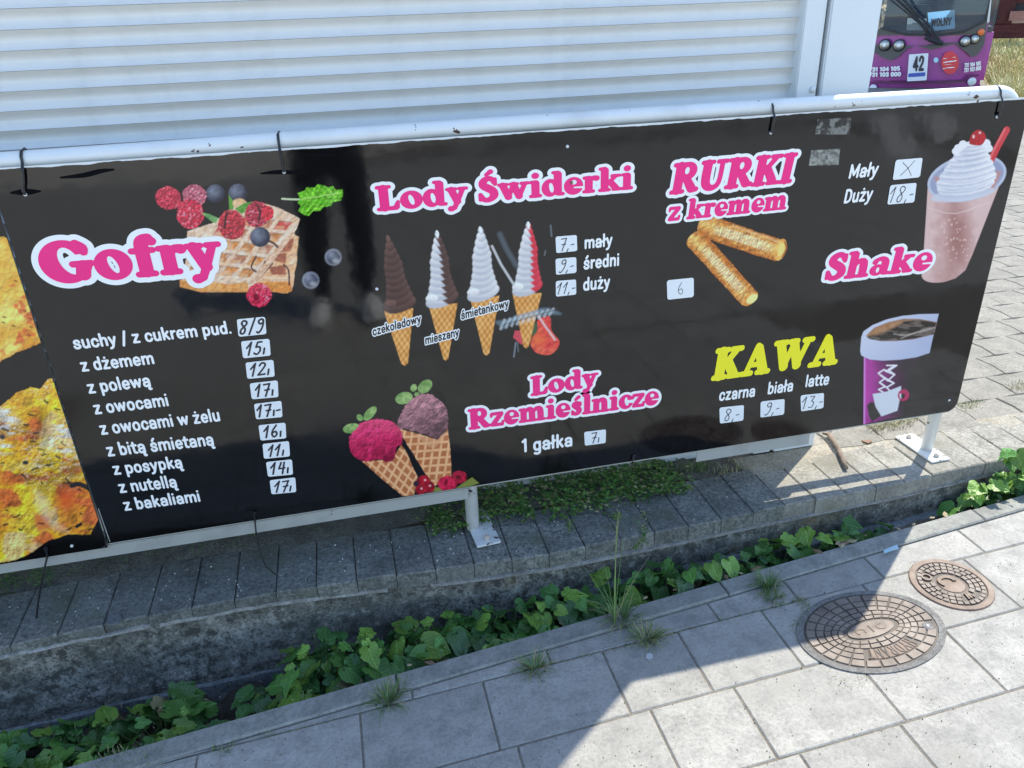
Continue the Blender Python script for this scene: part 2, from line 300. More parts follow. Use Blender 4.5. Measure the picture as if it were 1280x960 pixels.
# plain condensed bold sans, centre lines only
SANS = {
 'a': (43, [[(34,7),(34,34),(30,43),(21,46),(12,43),(9,37)], [(34,27),(20,27),(10,23),(8,15),(12,8),(20,6),(29,10),(34,17)]]),
 'b': (43, [[(9,7),(9,68)], [(9,34),(16,44),(26,45),(33,38),(35,26),(33,14),(26,7),(16,8),(9,16)]]),
 'c': (41, [[(35,35),(30,43),(22,46),(13,42),(9,34),(8,26),(9,17),(13,9),(22,6),(30,9),(35,17)]]),
 'd': (43, [[(34,7),(34,68)], [(34,34),(27,44),(17,45),(10,38),(8,26),(10,14),(17,7),(27,8),(34,16)]]),
 'e': (42, [[(9,26),(35,26)], [(35,26),(34,36),(30,43),(22,46),(13,42),(9,34),(8,26),(9,16),(14,9),(22,6),(33,11)]]),
 'g': (43, [[(34,46),(34,4),(31,-9),(21,-13),(10,-10)], [(34,34),(27,44),(17,45),(10,38),(8,26),(10,14),(17,7),(27,8),(34,16)]]),
 'h': (43, [[(9,7),(9,68)], [(9,34),(16,43),(25,46),(32,42),(34,34),(34,7)]]),
 'i': (19, [[(9,7),(9,45)], [(9,63)]]),
 'k': (40, [[(9,7),(9,68)], [(31,46),(11,23)], [(18,29),(33,7)]]),
 'l': (19, [[(9,7),(9,68)]]),
 'ł': (22, [[(10,7),(10,68)], [(2,31),(19,43)]]),
 'm': (66, [[(9,7),(9,46)], [(9,34),(16,43),(24,46),(31,42),(33,34),(33,7)], [(33,34),(40,43),(48,46),(55,42),(57,34),(57,7)]]),
 'n': (43, [[(9,7),(9,46)], [(9,34),(16,43),(25,46),(32,42),(34,34),(34,7)]]),
 'o': (44, [[(22,46),(13,42),(9,34),(8,26),(9,17),(13,9),(22,6),(31,9),(35,17),(36,26),(35,34),(31,42),(22,46)]]),
 'p': (43, [[(9,-13),(9,46)], [(9,34),(16,44),(26,45),(33,38),(35,26),(33,14),(26,7),(16,8),(9,16)]]),
 'r': (29, [[(9,7),(9,46)], [(9,32),(15,42),(25,45)]]),
 's': (40, [[(32,36),(28,44),(20,46),(12,43),(9,36),(13,30),(21,26),(29,22),(32,15),(28,8),(20,6),(11,8),(7,16)]]),
 't': (29, [[(13,60),(13,16),(17,8),(25,7)], [(4,46),(25,46)]]),
 'u': (43, [[(9,46),(9,18),(12,9),(20,6),(28,10),(34,19)], [(34,46),(34,7)]]),
 'w': (59, [[(6,46),(17,8)], [(17,8),(29,44)], [(29,44),(41,8)], [(41,8),(52,46)]]),
 'y': (40, [[(6,46),(19,10)], [(33,46),(20,6),(14,-8),(5,-12)]]),
 'z': (40, [[(8,46),(32,46)], [(32,46),(8,7)], [(8,7),(33,7)]]),
 '.': (18, [[(9,7)]]), '/': (30, [[(6,-4),(24,70)]]), ' ': (20, []), '1': (32, [[(7,56),(19,66)], [(19,66),(19,7)]]),
 '0': (42, [[(21,66),(12,60),(8,46),(8,26),(12,12),(21,6),(30,12),(34,26),(34,46),(30,60),(21,66)]]),
 '2': (42, [[(8,50),(11,62),(21,67),(31,61),(33,50),(27,36),(8,7)], [(8,7),(35,7)]]),
 '3': (42, [[(9,56),(14,65),(22,67),(31,62),(32,50),(27,41),(18,38)], [(18,38),(29,35),(34,26),(33,14),(25,6),(14,7),(8,16)]]),
 '4': (42, [[(28,7),(28,66)], [(28,66),(7,24)], [(7,24),(37,24)]]),
 '5': (42, [[(32,66),(12,66)], [(12,66),(10,38)], [(10,38),(20,43),(30,39),(34,25),(30,11),(20,6),(9,12)]]),
 '7': (40, [[(7,66),(34,66)], [(34,66),(16,7)]]),
 'M': (60, [[(9,7),(9,66)], [(9,66),(30,18)], [(30,18),(51,66)], [(51,66),(51,7)]]),
 'D': (48, [[(9,7),(9,66)], [(9,66),(24,65),(36,57),(40,36),(36,16),(24,8),(9,7)]]),
 'W': (64, [[(6,66),(18,8)], [(18,8),(32,64)], [(32,64),(46,8)], [(46,8),(58,66)]]),
 'O': (48, [[(24,66),(13,60),(8,46),(8,26),(13,12),(24,6),(35,12),(40,26),(40,46),(35,60),(24,66)]]),
 'L': (38, [[(9,66),(9,7)], [(9,7),(33,7)]]), 'N': (50, [[(9,7),(9,66)], [(9,66),(41,7)], [(41,7),(41,66)]]),
 'Y': (46, [[(6,66),(23,34)], [(40,66),(23,34)], [(23,34),(23,7)]]), 'H': (48, [[(9,7),(9,66)], [(39,7),(39,66)], [(9,37),(39,37)]]),
 'R': (46, [[(9,7),(9,66)], [(9,66),(28,66),(37,58),(37,44),(28,36),(9,36)], [(24,36),(38,7)]]),
 'A': (48, [[(5,7),(24,66)], [(24,66),(43,7)], [(12,25),(36,25)]]), 'T': (42, [[(21,7),(21,66)], [(4,66),(38,66)]]),
}
SANS['ą'] = (43, SANS['a'][1]+[[(34,6),(29,-5),(32,-12),(38,-11)]])
SANS['ś'] = (40, SANS['s'][1]+[[(18,60),(26,70)]])
SANS['ż'] = (40, SANS['z'][1]+[[(20,63)]])
# marker digits on a 0..40 x 0..60 field
HAND = {
 '0': (34, [[(18,58),(8,46),(6,24),(14,4),(26,10),(29,34),(18,58)]]),
 '1': (26, [[(2,34),(18,58)], [(18,58),(12,2)]]),
 '2': (36, [[(6,46),(14,58),(27,54),(27,40),(4,4)], [(4,4),(32,6)]]),
 '3': (32, [[(6,56),(26,56),(14,36)], [(14,36),(26,26),(20,6),(4,6)]]),
 '4': (34, [[(14,56),(6,26)], [(6,26),(30,28)], [(27,56),(22,0)]]),
 '5': (34, [[(30,56),(14,56)], [(14,56),(9,34)], [(9,34),(24,34),(27,16),(16,2),(4,8)]]),
 '6': (32, [[(22,58),(8,34),(6,14),(16,2),(26,14),(20,28),(8,22)]]),
 '7': (32, [[(4,54),(28,56)], [(28,56),(14,0)], [(10,28),(28,30)]]),
 '8': (34, [[(28,52),(16,58),(9,46),(24,22),(20,4),(8,4),(8,20),(27,40),(28,52)]]),
 '9': (32, [[(26,42),(14,38),(8,50),(18,58),(27,50),(24,20),(12,0),(4,4)]]),
 ',': (12, [[(6,8),(2,-6)]]), '-': (18, [[(2,24),(15,26)]]), '/': (26, [[(4,-4),(22,64)]]), '|': (12, [[(6,26),(5,2)]]), ' ': (14, []),
 'X': (60, [[(4,54),(28,34),(50,2)], [(56,58),(30,30),(2,6)]]),
}
def word_sd(X, Y, word, face, r=6.5, track=0):
    D = np.full(X.shape, 1e3); x = 0
    for ch in word:
        adv, ops = face[ch]
        m = (X > x-30) & (X < x+adv+30)
        if m.any() and ops:
            xx, yy = X[m]-x, Y[m]
            d = np.full(xx.shape, 1e3)
            for op in ops:
                if isinstance(op, tuple) and isinstance(op[0], str):
                    k = op[0]
                    v = ell_sd(xx, yy, *op[1:]) if k.endswith('e') else stroke_sd(xx, yy, op[1])
                    d = np.maximum(d, -v) if k[0] == '-' else np.minimum(d, v)
                else: d = np.minimum(d, stroke_sd(xx, yy, op, r))
            D[m] = np.minimum(D[m], d)
        x += adv+track
    return D
def word_w(word, face, track=0): return sum(face[c][0]+track for c in word)-track
def fill_mesh(name, D, xs, zs, to3d):
    """filled region D<0 of a grid as flat faces with interpolated edges"""
    I = D < 0
    c = I[:-1, :-1].astype(int)+I[:-1, 1:]+I[1:, :-1]+I[1:, 1:]
    V = []; Fc = []; idx = {}
    def vert(key, x, z):
        if key not in idx: idx[key] = len(V); V.append((x, z))
        return idx[key]
    for j in range(c.shape[0]):
        row = c[j]
        full = np.concatenate([[0], (row == 4).astype(int), [0]]); d = np.diff(full)
        for a, b in zip(np.where(d == 1)[0], np.where(d == -1)[0]):
            Fc.append((vert((0, j, a), xs[a], zs[j]), vert((0, j, b), xs[b], zs[j]), vert((0, j+1, b), xs[b], zs[j+1]), vert((0, j+1, a), xs[a], zs[j+1])))
        for i in np.where((row > 0) & (row < 4))[0]:
            cr = [(j, i), (j, i+1), (j+1, i+1), (j+1, i)]; poly = []
            for q in range(4):
                a, b = cr[q], cr[(q+1) % 4]; da, db = D[a], D[b]
                if da < 0: poly.append(vert((0, *a), xs[a[1]], zs[a[0]]))
                if (da < 0) != (db < 0):
                    t = da/(da-db); k = (1, *min(a, b), *max(a, b))
                    poly.append(vert(k, xs[a[1]]+(xs[b[1]]-xs[a[1]])*t, zs[a[0]]+(zs[b[0]]-zs[a[0]])*t))
            if len(poly) >= 3: Fc.append(tuple(poly))
    me = bpy.data.meshes.new(name); me.from_pydata([to3d(x, z) for x, z in V], [], Fc); me.update()
    return me
class Aff:      # em space -> x,z on the panel, from three photo pixels
    def __init__(s, p0, p1, hpx, emw, emh, shear=0):
        a = np.array(S(*p0)); b = np.array(S(*p1)); up = _n([p0[0]-716, p0[1]-2480, 0])
        c = np.array(S(p0[0]+up[0]*hpx, p0[1]+up[1]*hpx))
        s.o = a; s.ex = (b-a)/emw; s.ey = np.array([0, 1.])*((c-a)[1]/emh)+s.ex*math.tan(math.radians(shear))
        s.inv = np.linalg.inv(np.array([s.ex, s.ey]).T)
    def em(s, X, Z):
        dx, dz = X-s.o[0], Z-s.o[1]
        return s.inv[0, 0]*dx+s.inv[0, 1]*dz, s.inv[1, 0]*dx+s.inv[1, 1]*dz
    def pt(s, x, y): return s.o+s.ex*x+s.ey*y
def grid_for(A, W, lo, hi, pad, step):
    pts = np.array([A.pt(x, y) for x in (-pad, W+pad) for y in (lo-pad, hi+pad)])
    xs = np.arange(pts[:, 0].min(), pts[:, 0].max()+step, step); zs = np.arange(pts[:, 1].min(), pts[:, 1].max()+step, step)
    X, Z = np.meshgrid(xs, zs); return xs, zs, X, Z
YP = 1.85
def put(name, D, xs, zs, mat, parent, lift, label=None):
    me = fill_mesh(name, D, xs, zs, lambda x, z: (x, YP-lift, z))
    o = link(name, me, parent, mat)
    if label: o['label'] = label
    return o
def heading(word, p0, p1, hpx, parent, shear=0, outline=9, mat='pink', label=None, step=.0011, track=-1, cap=72, fat=1.1):
    W = word_w(word, COOP, track)
    A = Aff(p0, p1, hpx, W, cap, shear)
    xs, zs, X, Z = grid_for(A, W, -22, 92, outline+3, step)
    ex, ey = A.em(X, Z); D = word_sd(ex, ey, word, COOP, track=track)
    if outline:
        put('letter_outline', D-outline, xs, zs, M['white'], parent, .0006)
    return put('lettering', D-fat, xs, zs, M[mat], parent, .0011, label)
def caption(text, p0, p1, hpx, parent, shear=0, mat='white', label=None, r=6.1, halo=0, step=.0007, lift=.0008):
    W = word_w(text, SANS, 1); A = Aff(p0, p1, hpx, W, 70, shear)
    xs, zs, X, Z = grid_for(A, W, -18, 76, 6+halo, step)
    ex, ey = A.em(X, Z); D = word_sd(ex, ey, text, SANS, r, 1)
    if halo: put('letter_outline', D-halo, xs, zs, M['white'], parent, lift)
    return put('lettering', D, xs, zs, M[mat], parent, lift+(.0004 if halo else 0), label)
def sticker(quad, text, parent, ink='ink', r=4.0, label=None, size=.8, xoff=0):
    q = [np.array(S(*p)) for p in quad]     # TL TR BR BL
    o = q[3]; ex = ((q[2]-q[3])+(q[1]-q[0]))/2; ey = ((q[0]-q[3])+(q[1]-q[2]))/2
    w_, h_ = np.linalg.norm(ex), np.linalg.norm(ey); c = min(w_, h_)*.2
    xs = np.arange(min(a[0] for a in q)-.004, max(a[0] for a in q)+.004, .0009); zs = np.arange(min(a[1] for a in q)-.004, max(a[1] for a in q)+.004, .0009)
    X, Z = np.meshgrid(xs, zs)
    ctr = sum(q)/4; sh = [tuple(ctr+(a-ctr)*(1-2*c/max(w_, h_)*.9)) for a in q]
    put('price_sticker', poly_sd(X, Z, sh)-c*.62, xs, zs, M['sticker'], parent, .0016, label)
    inv = np.linalg.inv(np.array([ex, ey]).T); dx, dz = X-o[0], Z-o[1]
    u = inv[0, 0]*dx+inv[0, 1]*dz; v = inv[1, 0]*dx+inv[1, 1]*dz
    W = word_w(text, HAND, 4); hh = 60/size; ww = w_/h_*hh
    if W > ww*.86: hh *= W/(ww*.86); ww = W/.86
    sl_ = random.uniform(.1, .24) if len(text) > 1 else 0; vv = v*hh-(hh-60)*.5+random.uniform(-2, 2); D = word_sd(u*ww-(ww-W)*(.5+xoff)-sl_*(vv-30), vv, text, HAND, r, 4)
    put('handwriting', D, xs, zs, M[ink], parent, .002)

# ---------------- printed pictures: fine coloured grids ----------------
_tab = rng.rand(256, 256)
def vnoise(x, y):
    xi = np.floor(x).astype(int); yi = np.floor(y).astype(int); fx = x-xi; fy = y-yi
    fx = fx*fx*(3-2*fx); fy = fy*fy*(3-2*fy)
    g = lambda a, b: _tab[a % 256, b % 256]
    return (g(xi, yi)*(1-fx)+g(xi+1, yi)*fx)*(1-fy)+(g(xi, yi+1)*(1-fx)+g(xi+1, yi+1)*fx)*fy
def fbm(x, y, s, o=4, seed=0):
    r = 0; a = .5; t = 0
    for k in range(o): r = r+a*vnoise(x/s*2**k+seed*17.3+k*7, y/s*2**k+seed*9.1+k*3); t += a; a *= .55
    return r/t
class Pic:
    def __init__(s, x0, y0, x1, y1, step=.0015, Y=YP):
        c = np.array([S(a, b, Y) for a in (x0, x1) for b in (y0, y1)])
        s.Y = Y; s.xs = np.arange(c[:, 0].min(), c[:, 0].max(), step); s.zs = np.arange(c[:, 1].min(), c[:, 1].max(), step)
        X, Z = np.meshgrid(s.xs, s.zs); s.X, s.Z = X, Z
        s.U, s.V = proj(X, np.full_like(X, Y), Z)
        s.C = np.zeros(X.shape+(3,)); s.A = np.zeros(X.shape)
        s.z = (0, 0, 1.0)
    def view(s, ox, oy, k): s.z = (ox, oy, k); return s     # zoomed-picture units
    def q(s, p): return [(s.z[0]+a[0]*s.z[2], s.z[1]+a[1]*s.z[2])+tuple(np.array(a[2:])*s.z[2]) for a in p]
    def _blend(s, sd, m, col, soft, al):
        a = np.clip(.5-sd/soft, 0, 1)*al
        if callable(col): c = lin(np.clip(col(s.U[m], s.V[m]), 0, 255))
        else: c = lin(col)
        c = np.minimum(c*np.array([1.03, .9, .77]), .86)
        A0 = s.A[m]; C0 = s.C[m]; A1 = a+A0*(1-a)
        C1 = (c*a[:, None]+C0*(A0*(1-a))[:, None])/np.maximum(A1, 1e-6)[:, None]
        s.C[m] = C1; s.A[m] = A1
    def poly(s, pts, col, soft=1.2, al=1, wob=0, sm=False):
        P = s.q(pts)
        if sm:
            Q = []; n = len(P)
            for i in range(n):
                p0, p1, p2, p3 = [np.array(P[(i+k) % n]) for k in (-1, 0, 1, 2)]
                for t in (0, .25, .5, .75): Q.append(tuple(.5*(2*p1+(p2-p0)*t+(2*p0-5*p1+4*p2-p3)*t*t+(3*p1-p0-3*p2+p3)*t**3)))
            P = Q
        a = np.array(P); m = (s.U > a[:, 0].min()-4-wob) & (s.U < a[:, 0].max()+4+wob) & (s.V > a[:, 1].min()-4-wob) & (s.V < a[:, 1].max()+4+wob)
        if not m.any(): return
        sd = poly_sd(s.U[m], s.V[m], P)
        if wob: sd = sd+(fbm(s.U[m], s.V[m], 5, 3)-.5)*2*wob
        s._blend(sd, m, col, soft, al)
    def ell(s, cx, cy, rx, ry, col, rot=0, soft=1.2, al=1, wob=0, clip=None):
        (cx, cy), = s.q([(cx, cy)]); rx *= s.z[2]; ry *= s.z[2]; R = max(rx, ry)+4+soft+wob
        m = (abs(s.U-cx) < R) & (abs(s.V-cy) < R)
        if not m.any(): return
        sd = ell_sd(s.U[m], s.V[m], cx, cy, rx, ry, rot)
        if wob: sd = sd+(fbm(s.U[m], s.V[m], 4, 3)-.5)*2*wob
        if clip is not None: sd = np.maximum(sd, poly_sd(s.U[m], s.V[m], s.q(clip)))
        s._blend(sd, m, col, soft, al)
    def line(s, pts, r, col, soft=1.0, al=1, sm=True):
        P = s.q(pts); a = np.array([p[:2] for p in P]); r = r*s.z[2]
        m = (s.U > a[:, 0].min()-r-4) & (s.U < a[:, 0].max()+r+4) & (s.V > a[:, 1].min()-r-4) & (s.V < a[:, 1].max()+r+4)
        if not m.any(): return
        sd = (stroke_sd if sm else line_sd)(s.U[m], s.V[m], P, r)
        s._blend(sd, m, col, soft, al)
    def build(s, name, parent, lift, label=None):
        if name != 'pizza_picture':
            s.A[(s.Z < ZB+.0015) | (s.X > XR-.002)] = 0
            cr = (s.X > XR-.035) & (s.Z < ZB+.035) & (np.hypot(s.X-XR+.035, s.Z-ZB-.035) > .034); s.A[cr] = 0
        ny, nx = s.A.shape
        keep = np.zeros((ny-1, nx-1), bool); A = s.A > .004
        keep = A[:-1, :-1] | A[1:, :-1] | A[:-1, 1:] | A[1:, 1:]
        jj, ii = np.where(keep); used = np.zeros((ny, nx), bool)
        for a, b in ((0, 0), (0, 1), (1, 0), (1, 1)): used[jj+a, ii+b] = True
        ids = np.full((ny, nx), -1); ids[used] = np.arange(used.sum())
        V = np.stack([s.X[used], np.full(used.sum(), s.Y-lift), s.Z[used]], 1)
        Fq = np.stack([ids[jj, ii], ids[jj, ii+1], ids[jj+1, ii+1], ids[jj+1, ii]], 1)
        me = bpy.data.meshes.new(name)
        me.vertices.add(len(V)); me.vertices.foreach_set('co', V.ravel())
        me.loops.add(Fq.size); me.loops.foreach_set('vertex_index', Fq.ravel().astype(np.int32))
        me.polygons.add(len(Fq)); me.polygons.foreach_set('loop_start', np.arange(0, Fq.size, 4, dtype=np.int32)); me.polygons.foreach_set('loop_total', np.full(len(Fq), 4, dtype=np.int32))
        me.update(); me.validate()
        at = me.color_attributes.new('Col', 'FLOAT_COLOR', 'POINT')
        at.data.foreach_set('color', np.concatenate([s.C[used], s.A[used][:, None]], 1).ravel())
        o = link(name, me, parent, M['pic'])
        if label: o['label'] = label
        return o
def emb(u, v, s, k, seed=0, o=4): return ((fbm(u, v, s, o, seed)-fbm(u+.8, v+1.1, s, o, seed))*k*.62)[..., None]
def fr(*c): return np.array(c, float)
def shade(c0, c1, f): f = np.clip(f, 0, 1)[..., None]; return fr(*c0)*(1-f)+fr(*c1)*f
# ======================= MENU BANNER =======================
ZT, ZB = 1.238, .279
XL, XR = -.697, 1.874
banner = empty('menu_banner', (0, YP, ZB), 'long glossy black snack menu banner with pink headings, hung on the white railing', 'banner')
banner.location = (0, 0, 0)
def sheet(name, x0, x1, zt, zb, parent, mat, curl=True):
    mb = MB(); nx, nz = 90, 24; V = []; Fq = []
    for j in range(nz+1):
        for i in range(nx+1):
            V.append((x0+(x1-x0)*i/nx, YP, zb+(zt-zb)*j/nz))
    mb.add(V, [(j*(nx+1)+i, j*(nx+1)+i+1, (j+1)*(nx+1)+i+1, (j+1)*(nx+1)+i) for j in range(nz) for i in range(nx)])
    # rounded lower right corner, thin plate behind
    o = mb.obj(name, mat, parent, recalc=False); return o
def plate_poly(x0, x1, zt, zb, rr):
    P = [(x0, zt), (x0, zb)]
    for k in range(7):
        a = math.radians(-90+15*k); P.append((x1-rr+rr*math.cos(a), zb+rr+rr*math.sin(a)))
    P.append((x1, zt)); return P
mb = MB(); mb.prism(plate_poly(XL, XR, ZT, ZB, .035), lambda a, b: (a, YP, b), lambda a, b: (a, YP+.0012, b)); mb.obj('panel', M['black'], banner)
mb = MB(); mb.prism(plate_poly(XL, XR, ZT-.002, ZB-.004, .035), lambda a, b: (a, YP+.0015, b), lambda a, b: (a, YP+.0045, b)); mb.obj('backing_board', M['barwhite'], banner)

# --- waffles, berries, mint ---
P = Pic(190, 222, 440, 392, .0014).view(180, 220, .2031)
wf = lambda c0, c1, sc=6, sd=1: (lambda u, v: shade(c0, c1, fbm(u, v, sc, 4, sd)*1.6-.3)*(1+emb(u, v, 5, 1.1, 7)))
P.poly([(925,355),(952,375),(940,520),(912,705),(880,722),(690,700),(640,690),(640,600),(800,420)], wf((226,170,120),(240,205,178),8), wob=1)
P.poly([(690,655),(905,650),(912,705),(880,722),(700,702)], wf((205,122,45),(230,160,80),5))
for q in ([(855,395),(925,380),(905,465),(830,470)], [(790,475),(880,475),(870,540),(800,520)], [(770,560),(870,548),(875,605),(785,608)]):
    P.poly(q, wf((150,80,60),(196,120,92),4), wob=.6)
P.line([(800,545),(740,555),(700,650)], 7, (238,200,165)); P.line([(740,625),(885,630)], 7, (240,208,178)); P.line([(860,545),(890,580),(893,670)], 5, (70,38,36))
P.line([(640,700),(720,615),(790,540)], 6, (92,48,42))
P.poly([(265,340),(420,290),(560,180),(720,162),(830,195),(962,262),(935,335),(720,620),(640,712),(350,712),(220,672),(240,600),(270,470)], wf((222,184,152),(242,222,205),7,2), wob=1)
P.poly([(220,640),(420,650),(520,668),(640,650),(642,714),(350,714),(222,682)], wf((214,138,62),(232,176,108),6), soft=2)
P.poly([(640,640),(720,520),(930,330),(925,352),(800,520),(655,700)], wf((205,160,130),(236,208,185),4), soft=2)
P.line([(640,655),(735,520),(930,300)], 5, (246,226,205), al=.8, soft=3)
_Q = [(245,600),(655,640),(935,275),(500,225)]
def bil(a, b): return tuple((1-b)*((1-a)*_Q[0][k]+a*_Q[1][k])+b*((1-a)*_Q[3][k]+a*_Q[2][k]) for k in (0, 1))
_cl = [((170,100,52),(226,160,100)), ((190,112,48),(238,168,92)), ((168,104,80),(214,160,124)), ((186,64,62),(226,112,100))]
for i in range(4):
    for j in range(5):
        a0, b0 = i/4+.035, j/5+.035; a1, b1 = a0+.18, b0+.135
        red = 3 if (j >= 3 and (i+j) % 2) else (i*2+j) % 3
        P.poly([bil(a0, b0), bil(a1, b0), bil(a1, b1), bil(a0, b1)], wf(*_cl[red], 4), wob=.7, soft=1.4)
        P.poly([bil(a0+.01, b0+.01), bil(a1-.04, b0+.01), bil(a1-.06, b0+.06), bil(a0+.02, b0+.05)], (242,196,140), al=.55, soft=2)
        P.line([bil(a0, b1), bil(a1, b1)], 4, (130,74,46), al=.6, soft=2, sm=False)
P.poly([(280,345),(420,290),(560,190),(720,165),(950,265),(640,690),(230,640)], (248,238,232), al=0)
for k in range(70):
    a, b = rng.rand(2); q = bil(a, b); P.ell(q[0], q[1], rng.uniform(6, 20), rng.uniform(4, 9), (247,238,232), rot=-40, al=.35, soft=5)
P.line([(690,495),(660,560),(690,590)], 5, (70,40,45)); P.line([(770,400),(800,415),(822,436)], 7, (85,50,48)); P.line([(745,525),(740,535)], 4, (80,50,50))
def rasp(cx, cy, rx, ry, rot=0, c0=(165,28,58), c1=(222,66,92), fro=.5):
    def f(u, v):
        k = vnoise(u/1.9+3, v/1.9); k2 = fbm(u+40, v+9, 2.6, 2)
        b = shade(c0, c1, k*1.3-.1)*(1+emb(u, v, 3, 1.6, 5, 2)); return b*(1-np.clip((k2-(1-fro*.55))*4, 0, .62)[:, None])+fr(240,200,212)*np.clip((k2-(1-fro*.55))*4, 0, .62)[:, None]
    P.ell(cx, cy, rx, ry, f, rot, wob=1.2)
def blue(cx, cy, r, dark=0):
    x, y = P.q([(cx, cy)])[0]; R = r*P.z[2]
    P.ell(cx, cy, r, r, lambda u, v: shade((118,128,150), (34,38,58), np.hypot(u-x+.35*R, v-y+.35*R)/R/1.35+fbm(u, v, 3)*.5-.25), soft=1.3)
    P.ell(cx+6, cy-r*.35, r*.3, r*.22, (58,62,84), al=.7); P.ell(cx-r*.1, cy-r*.1, r*.6, r*.5, (140,150,172), al=.25, soft=6)
blue(440,108,58); blue(578,105,58)
rasp(150,135,80,70,20); rasp(310,120,75,68,10,(150,60,85),(205,120,140),.6); rasp(285,235,84,92,0,(170,26,56),(226,60,88),.7)
P.poly([(520,115),(548,150),(552,205),(525,210)], (96,160,60)); P.ell(590,170,45,32,wf((214,170,120),(236,205,165),3),10)
P.poly([(560,200),(620,165),(690,155),(660,200),(600,235)], wf((60,128,40),(120,180,80),4)); P.poly([(350,225),(400,232),(460,260),(440,292),(410,275)], wf((80,140,80),(140,190,120),4))
rasp(695,235,75,80,0,(140,25,48),(200,70,90),.6); rasp(760,228,40,45,0,(190,25,50),(228,60,80),.2); rasp(540,300,84,92,-15,(150,28,45),(208,60,75),.55)
P.line([(510,225),(500,280),(495,320)], 7, (70,25,35)); P.line([(700,180),(715,230),(705,275)], 6, (70,25,35))
blue(715,375,62); rasp(708,732,76,74,0,(176,26,60),(228,62,98),.6); P.ell(690,745,16,22,(130,15,45))
blue(1165,500,54); blue(1027,642,56)
for cx, cy in ((1165,500), (1027,642)):
    P.line([(cx+46*math.cos(k*.5), cy+46*math.sin(k*.5)) for k in range(13)], 5, (176,184,196), al=.5, soft=2.5); P.ell(cx+16, cy+22, 20, 14, (200,206,214), al=.5, soft=4); P.ell(cx-12, cy-18, 18, 12, (150,158,176), al=.5, soft=4)
P.line([(850,140),(900,143),(955,144)], 6, (196,215,180))
def mint(u, v):
    d = (u-372)*.0+(v-250)*1.0; r = np.abs(np.sin((u-370)*.42+np.abs(v-(251-(u-372)*.12))*.35))
    return shade((62,150,28), (150,222,78), r*.45+fbm(u, v, 6)*.8-.15)*(1+emb(u, v, 5, 2.2, 10))
lp = [(945,105),(990,90),(1000,70),(1050,72),(1070,50),(1110,58),(1130,70),(1165,62),(1180,85),(1222,82),(1224,120),(1212,150),(1165,160),(1150,185),(1105,190),(1085,215),(1040,215),(1015,245),(985,240),(950,215),(965,185),(945,165),(958,140)]
P.poly(lp, mint); P.line([(955,145),(1080,125),(1200,105)], 3.5, (190,235,140), al=.7)
# soft printed shade under the waffles
P.build('waffle_picture', banner, .0003, 'waffles with raspberries, blueberries and a mint leaf')

# --- four swirled cones ---
P = Pic(462, 272, 702, 462, .0014).view(440, 260, .21875)
def cone(pts, dark=0):
    P.poly(pts, lambda u, v: shade((196,128,52), (240,190,115), .5+.28*np.sin((u*.8+v*.62)*1.15)*np.sign(1)+.28*np.sin((u*.8-v*.5)*1.15)+(fbm(u, v, 8)-.5)*.8), soft=1.3)
def swirl(tip, base, rb, col, side=None, n=11):
    tip = np.array(tip, float); base = np.array(base, float); ax = base-tip
    for k in range(n):
        t = 1-k/(n-1)*.95
        c = tip+ax*t; r = 7+50*min(1, t*2.3)**.9+(rb-57)*max(0, (t-.6)/.4)**1.3
        ry = 16+20*min(1, t*4)+8*t; x, y = P.q([tuple(c)])[0]; R = r*P.z[2]
        def f(u, v, x=x, y=y, R=R, ry=ry):
            g = (v-y)/(ry*P.z[2])+.35*(u-x)/R; s_ = np.clip(.42+.55*g+.25*np.abs(u-x)/R, 0, 1)
            s_ = np.clip(s_+np.clip((v-y)/(ry*P.z[2])-.45, 0, 1)*.9, 0, 1)
            if side is None: return shade(col[0], col[1], s_)
            mm = np.clip(((u-x)/R+.08-.55*g+side[2])*6+.5, 0, 1)[:, None]
            return shade(col[0], col[1], s_)*(1-mm)+shade(side[0], side[1], s_)*mm
        P.ell(c[0], c[1], r, ry, f, rot=-20, soft=1.8)
    P.ell(base[0]-rb*.6, base[1]-4, rb*.36, 22, lambda u, v: shade(col[0], col[1], (v-P.q([tuple(base)])[0][1])/9+.4+(fbm(u, v, 2.5)-.5)*.8), rot=-8, soft=1.6)
    P.line([tuple(tip+ax*.07), tuple(tip+ax*.02+fr(2,0)), tuple(tip+fr(-4,-2))], 6, col[0] if side is None or side[2] > -.2 else side[0])
BR = ((112,80,76), (66,42,42)); WH = ((252,253,255), (190,198,214)); RD = ((238,90,110), (205,30,60))
cone([(183,590),(350,572),(320,885),(300,902),(282,890)]); swirl((205,162), (276,552), 94, BR)
cone([(440,562),(603,543),(550,860),(535,872),(522,862)]); swirl((488,135), (515,520), 98, WH, (*BR, 0))
cone([(678,530),(842,500),(785,830),(768,843),(752,832)]); swirl((735,112), (750,485), 96, WH)
st = lambda u, v: shade((214,40,52), (240,110,80), fbm(u, v, 9, 3)*1.5-.3)*(1+emb(u, v, 5, 2, 12))
P.poly([(930,700),(975,700),(1000,790),(960,775),(920,740)], (205,70,90)); P.poly([(1020,770),(1060,700),(1060,640),(1130,620),(1140,700),(1185,760),(1165,815),(1120,840),(1050,825)], st, sm=True)
P.ell(1070,750,40,45,lambda u, v: shade((244,150,70),(230,60,50),fbm(u,v,6)), soft=8, al=.8); P.poly([(1030,660),(1060,655),(1055,710),(1030,735)], (60,90,60))
cone([(918,495),(1085,485),(1010,790),(995,803),(980,790)]); swirl((1010,85), (1002,455), 90, WH, (*RD, -.18))
def scr(pts, r, c, al=.8, soft=1.6): P.line(pts, r, c, soft, al, sm=False)
scr([(800,218),(850,320),(925,438)], 7, (205,212,222), .85); scr([(845,150),(880,230),(940,330)], 14, (120,140,160), .35, 4)
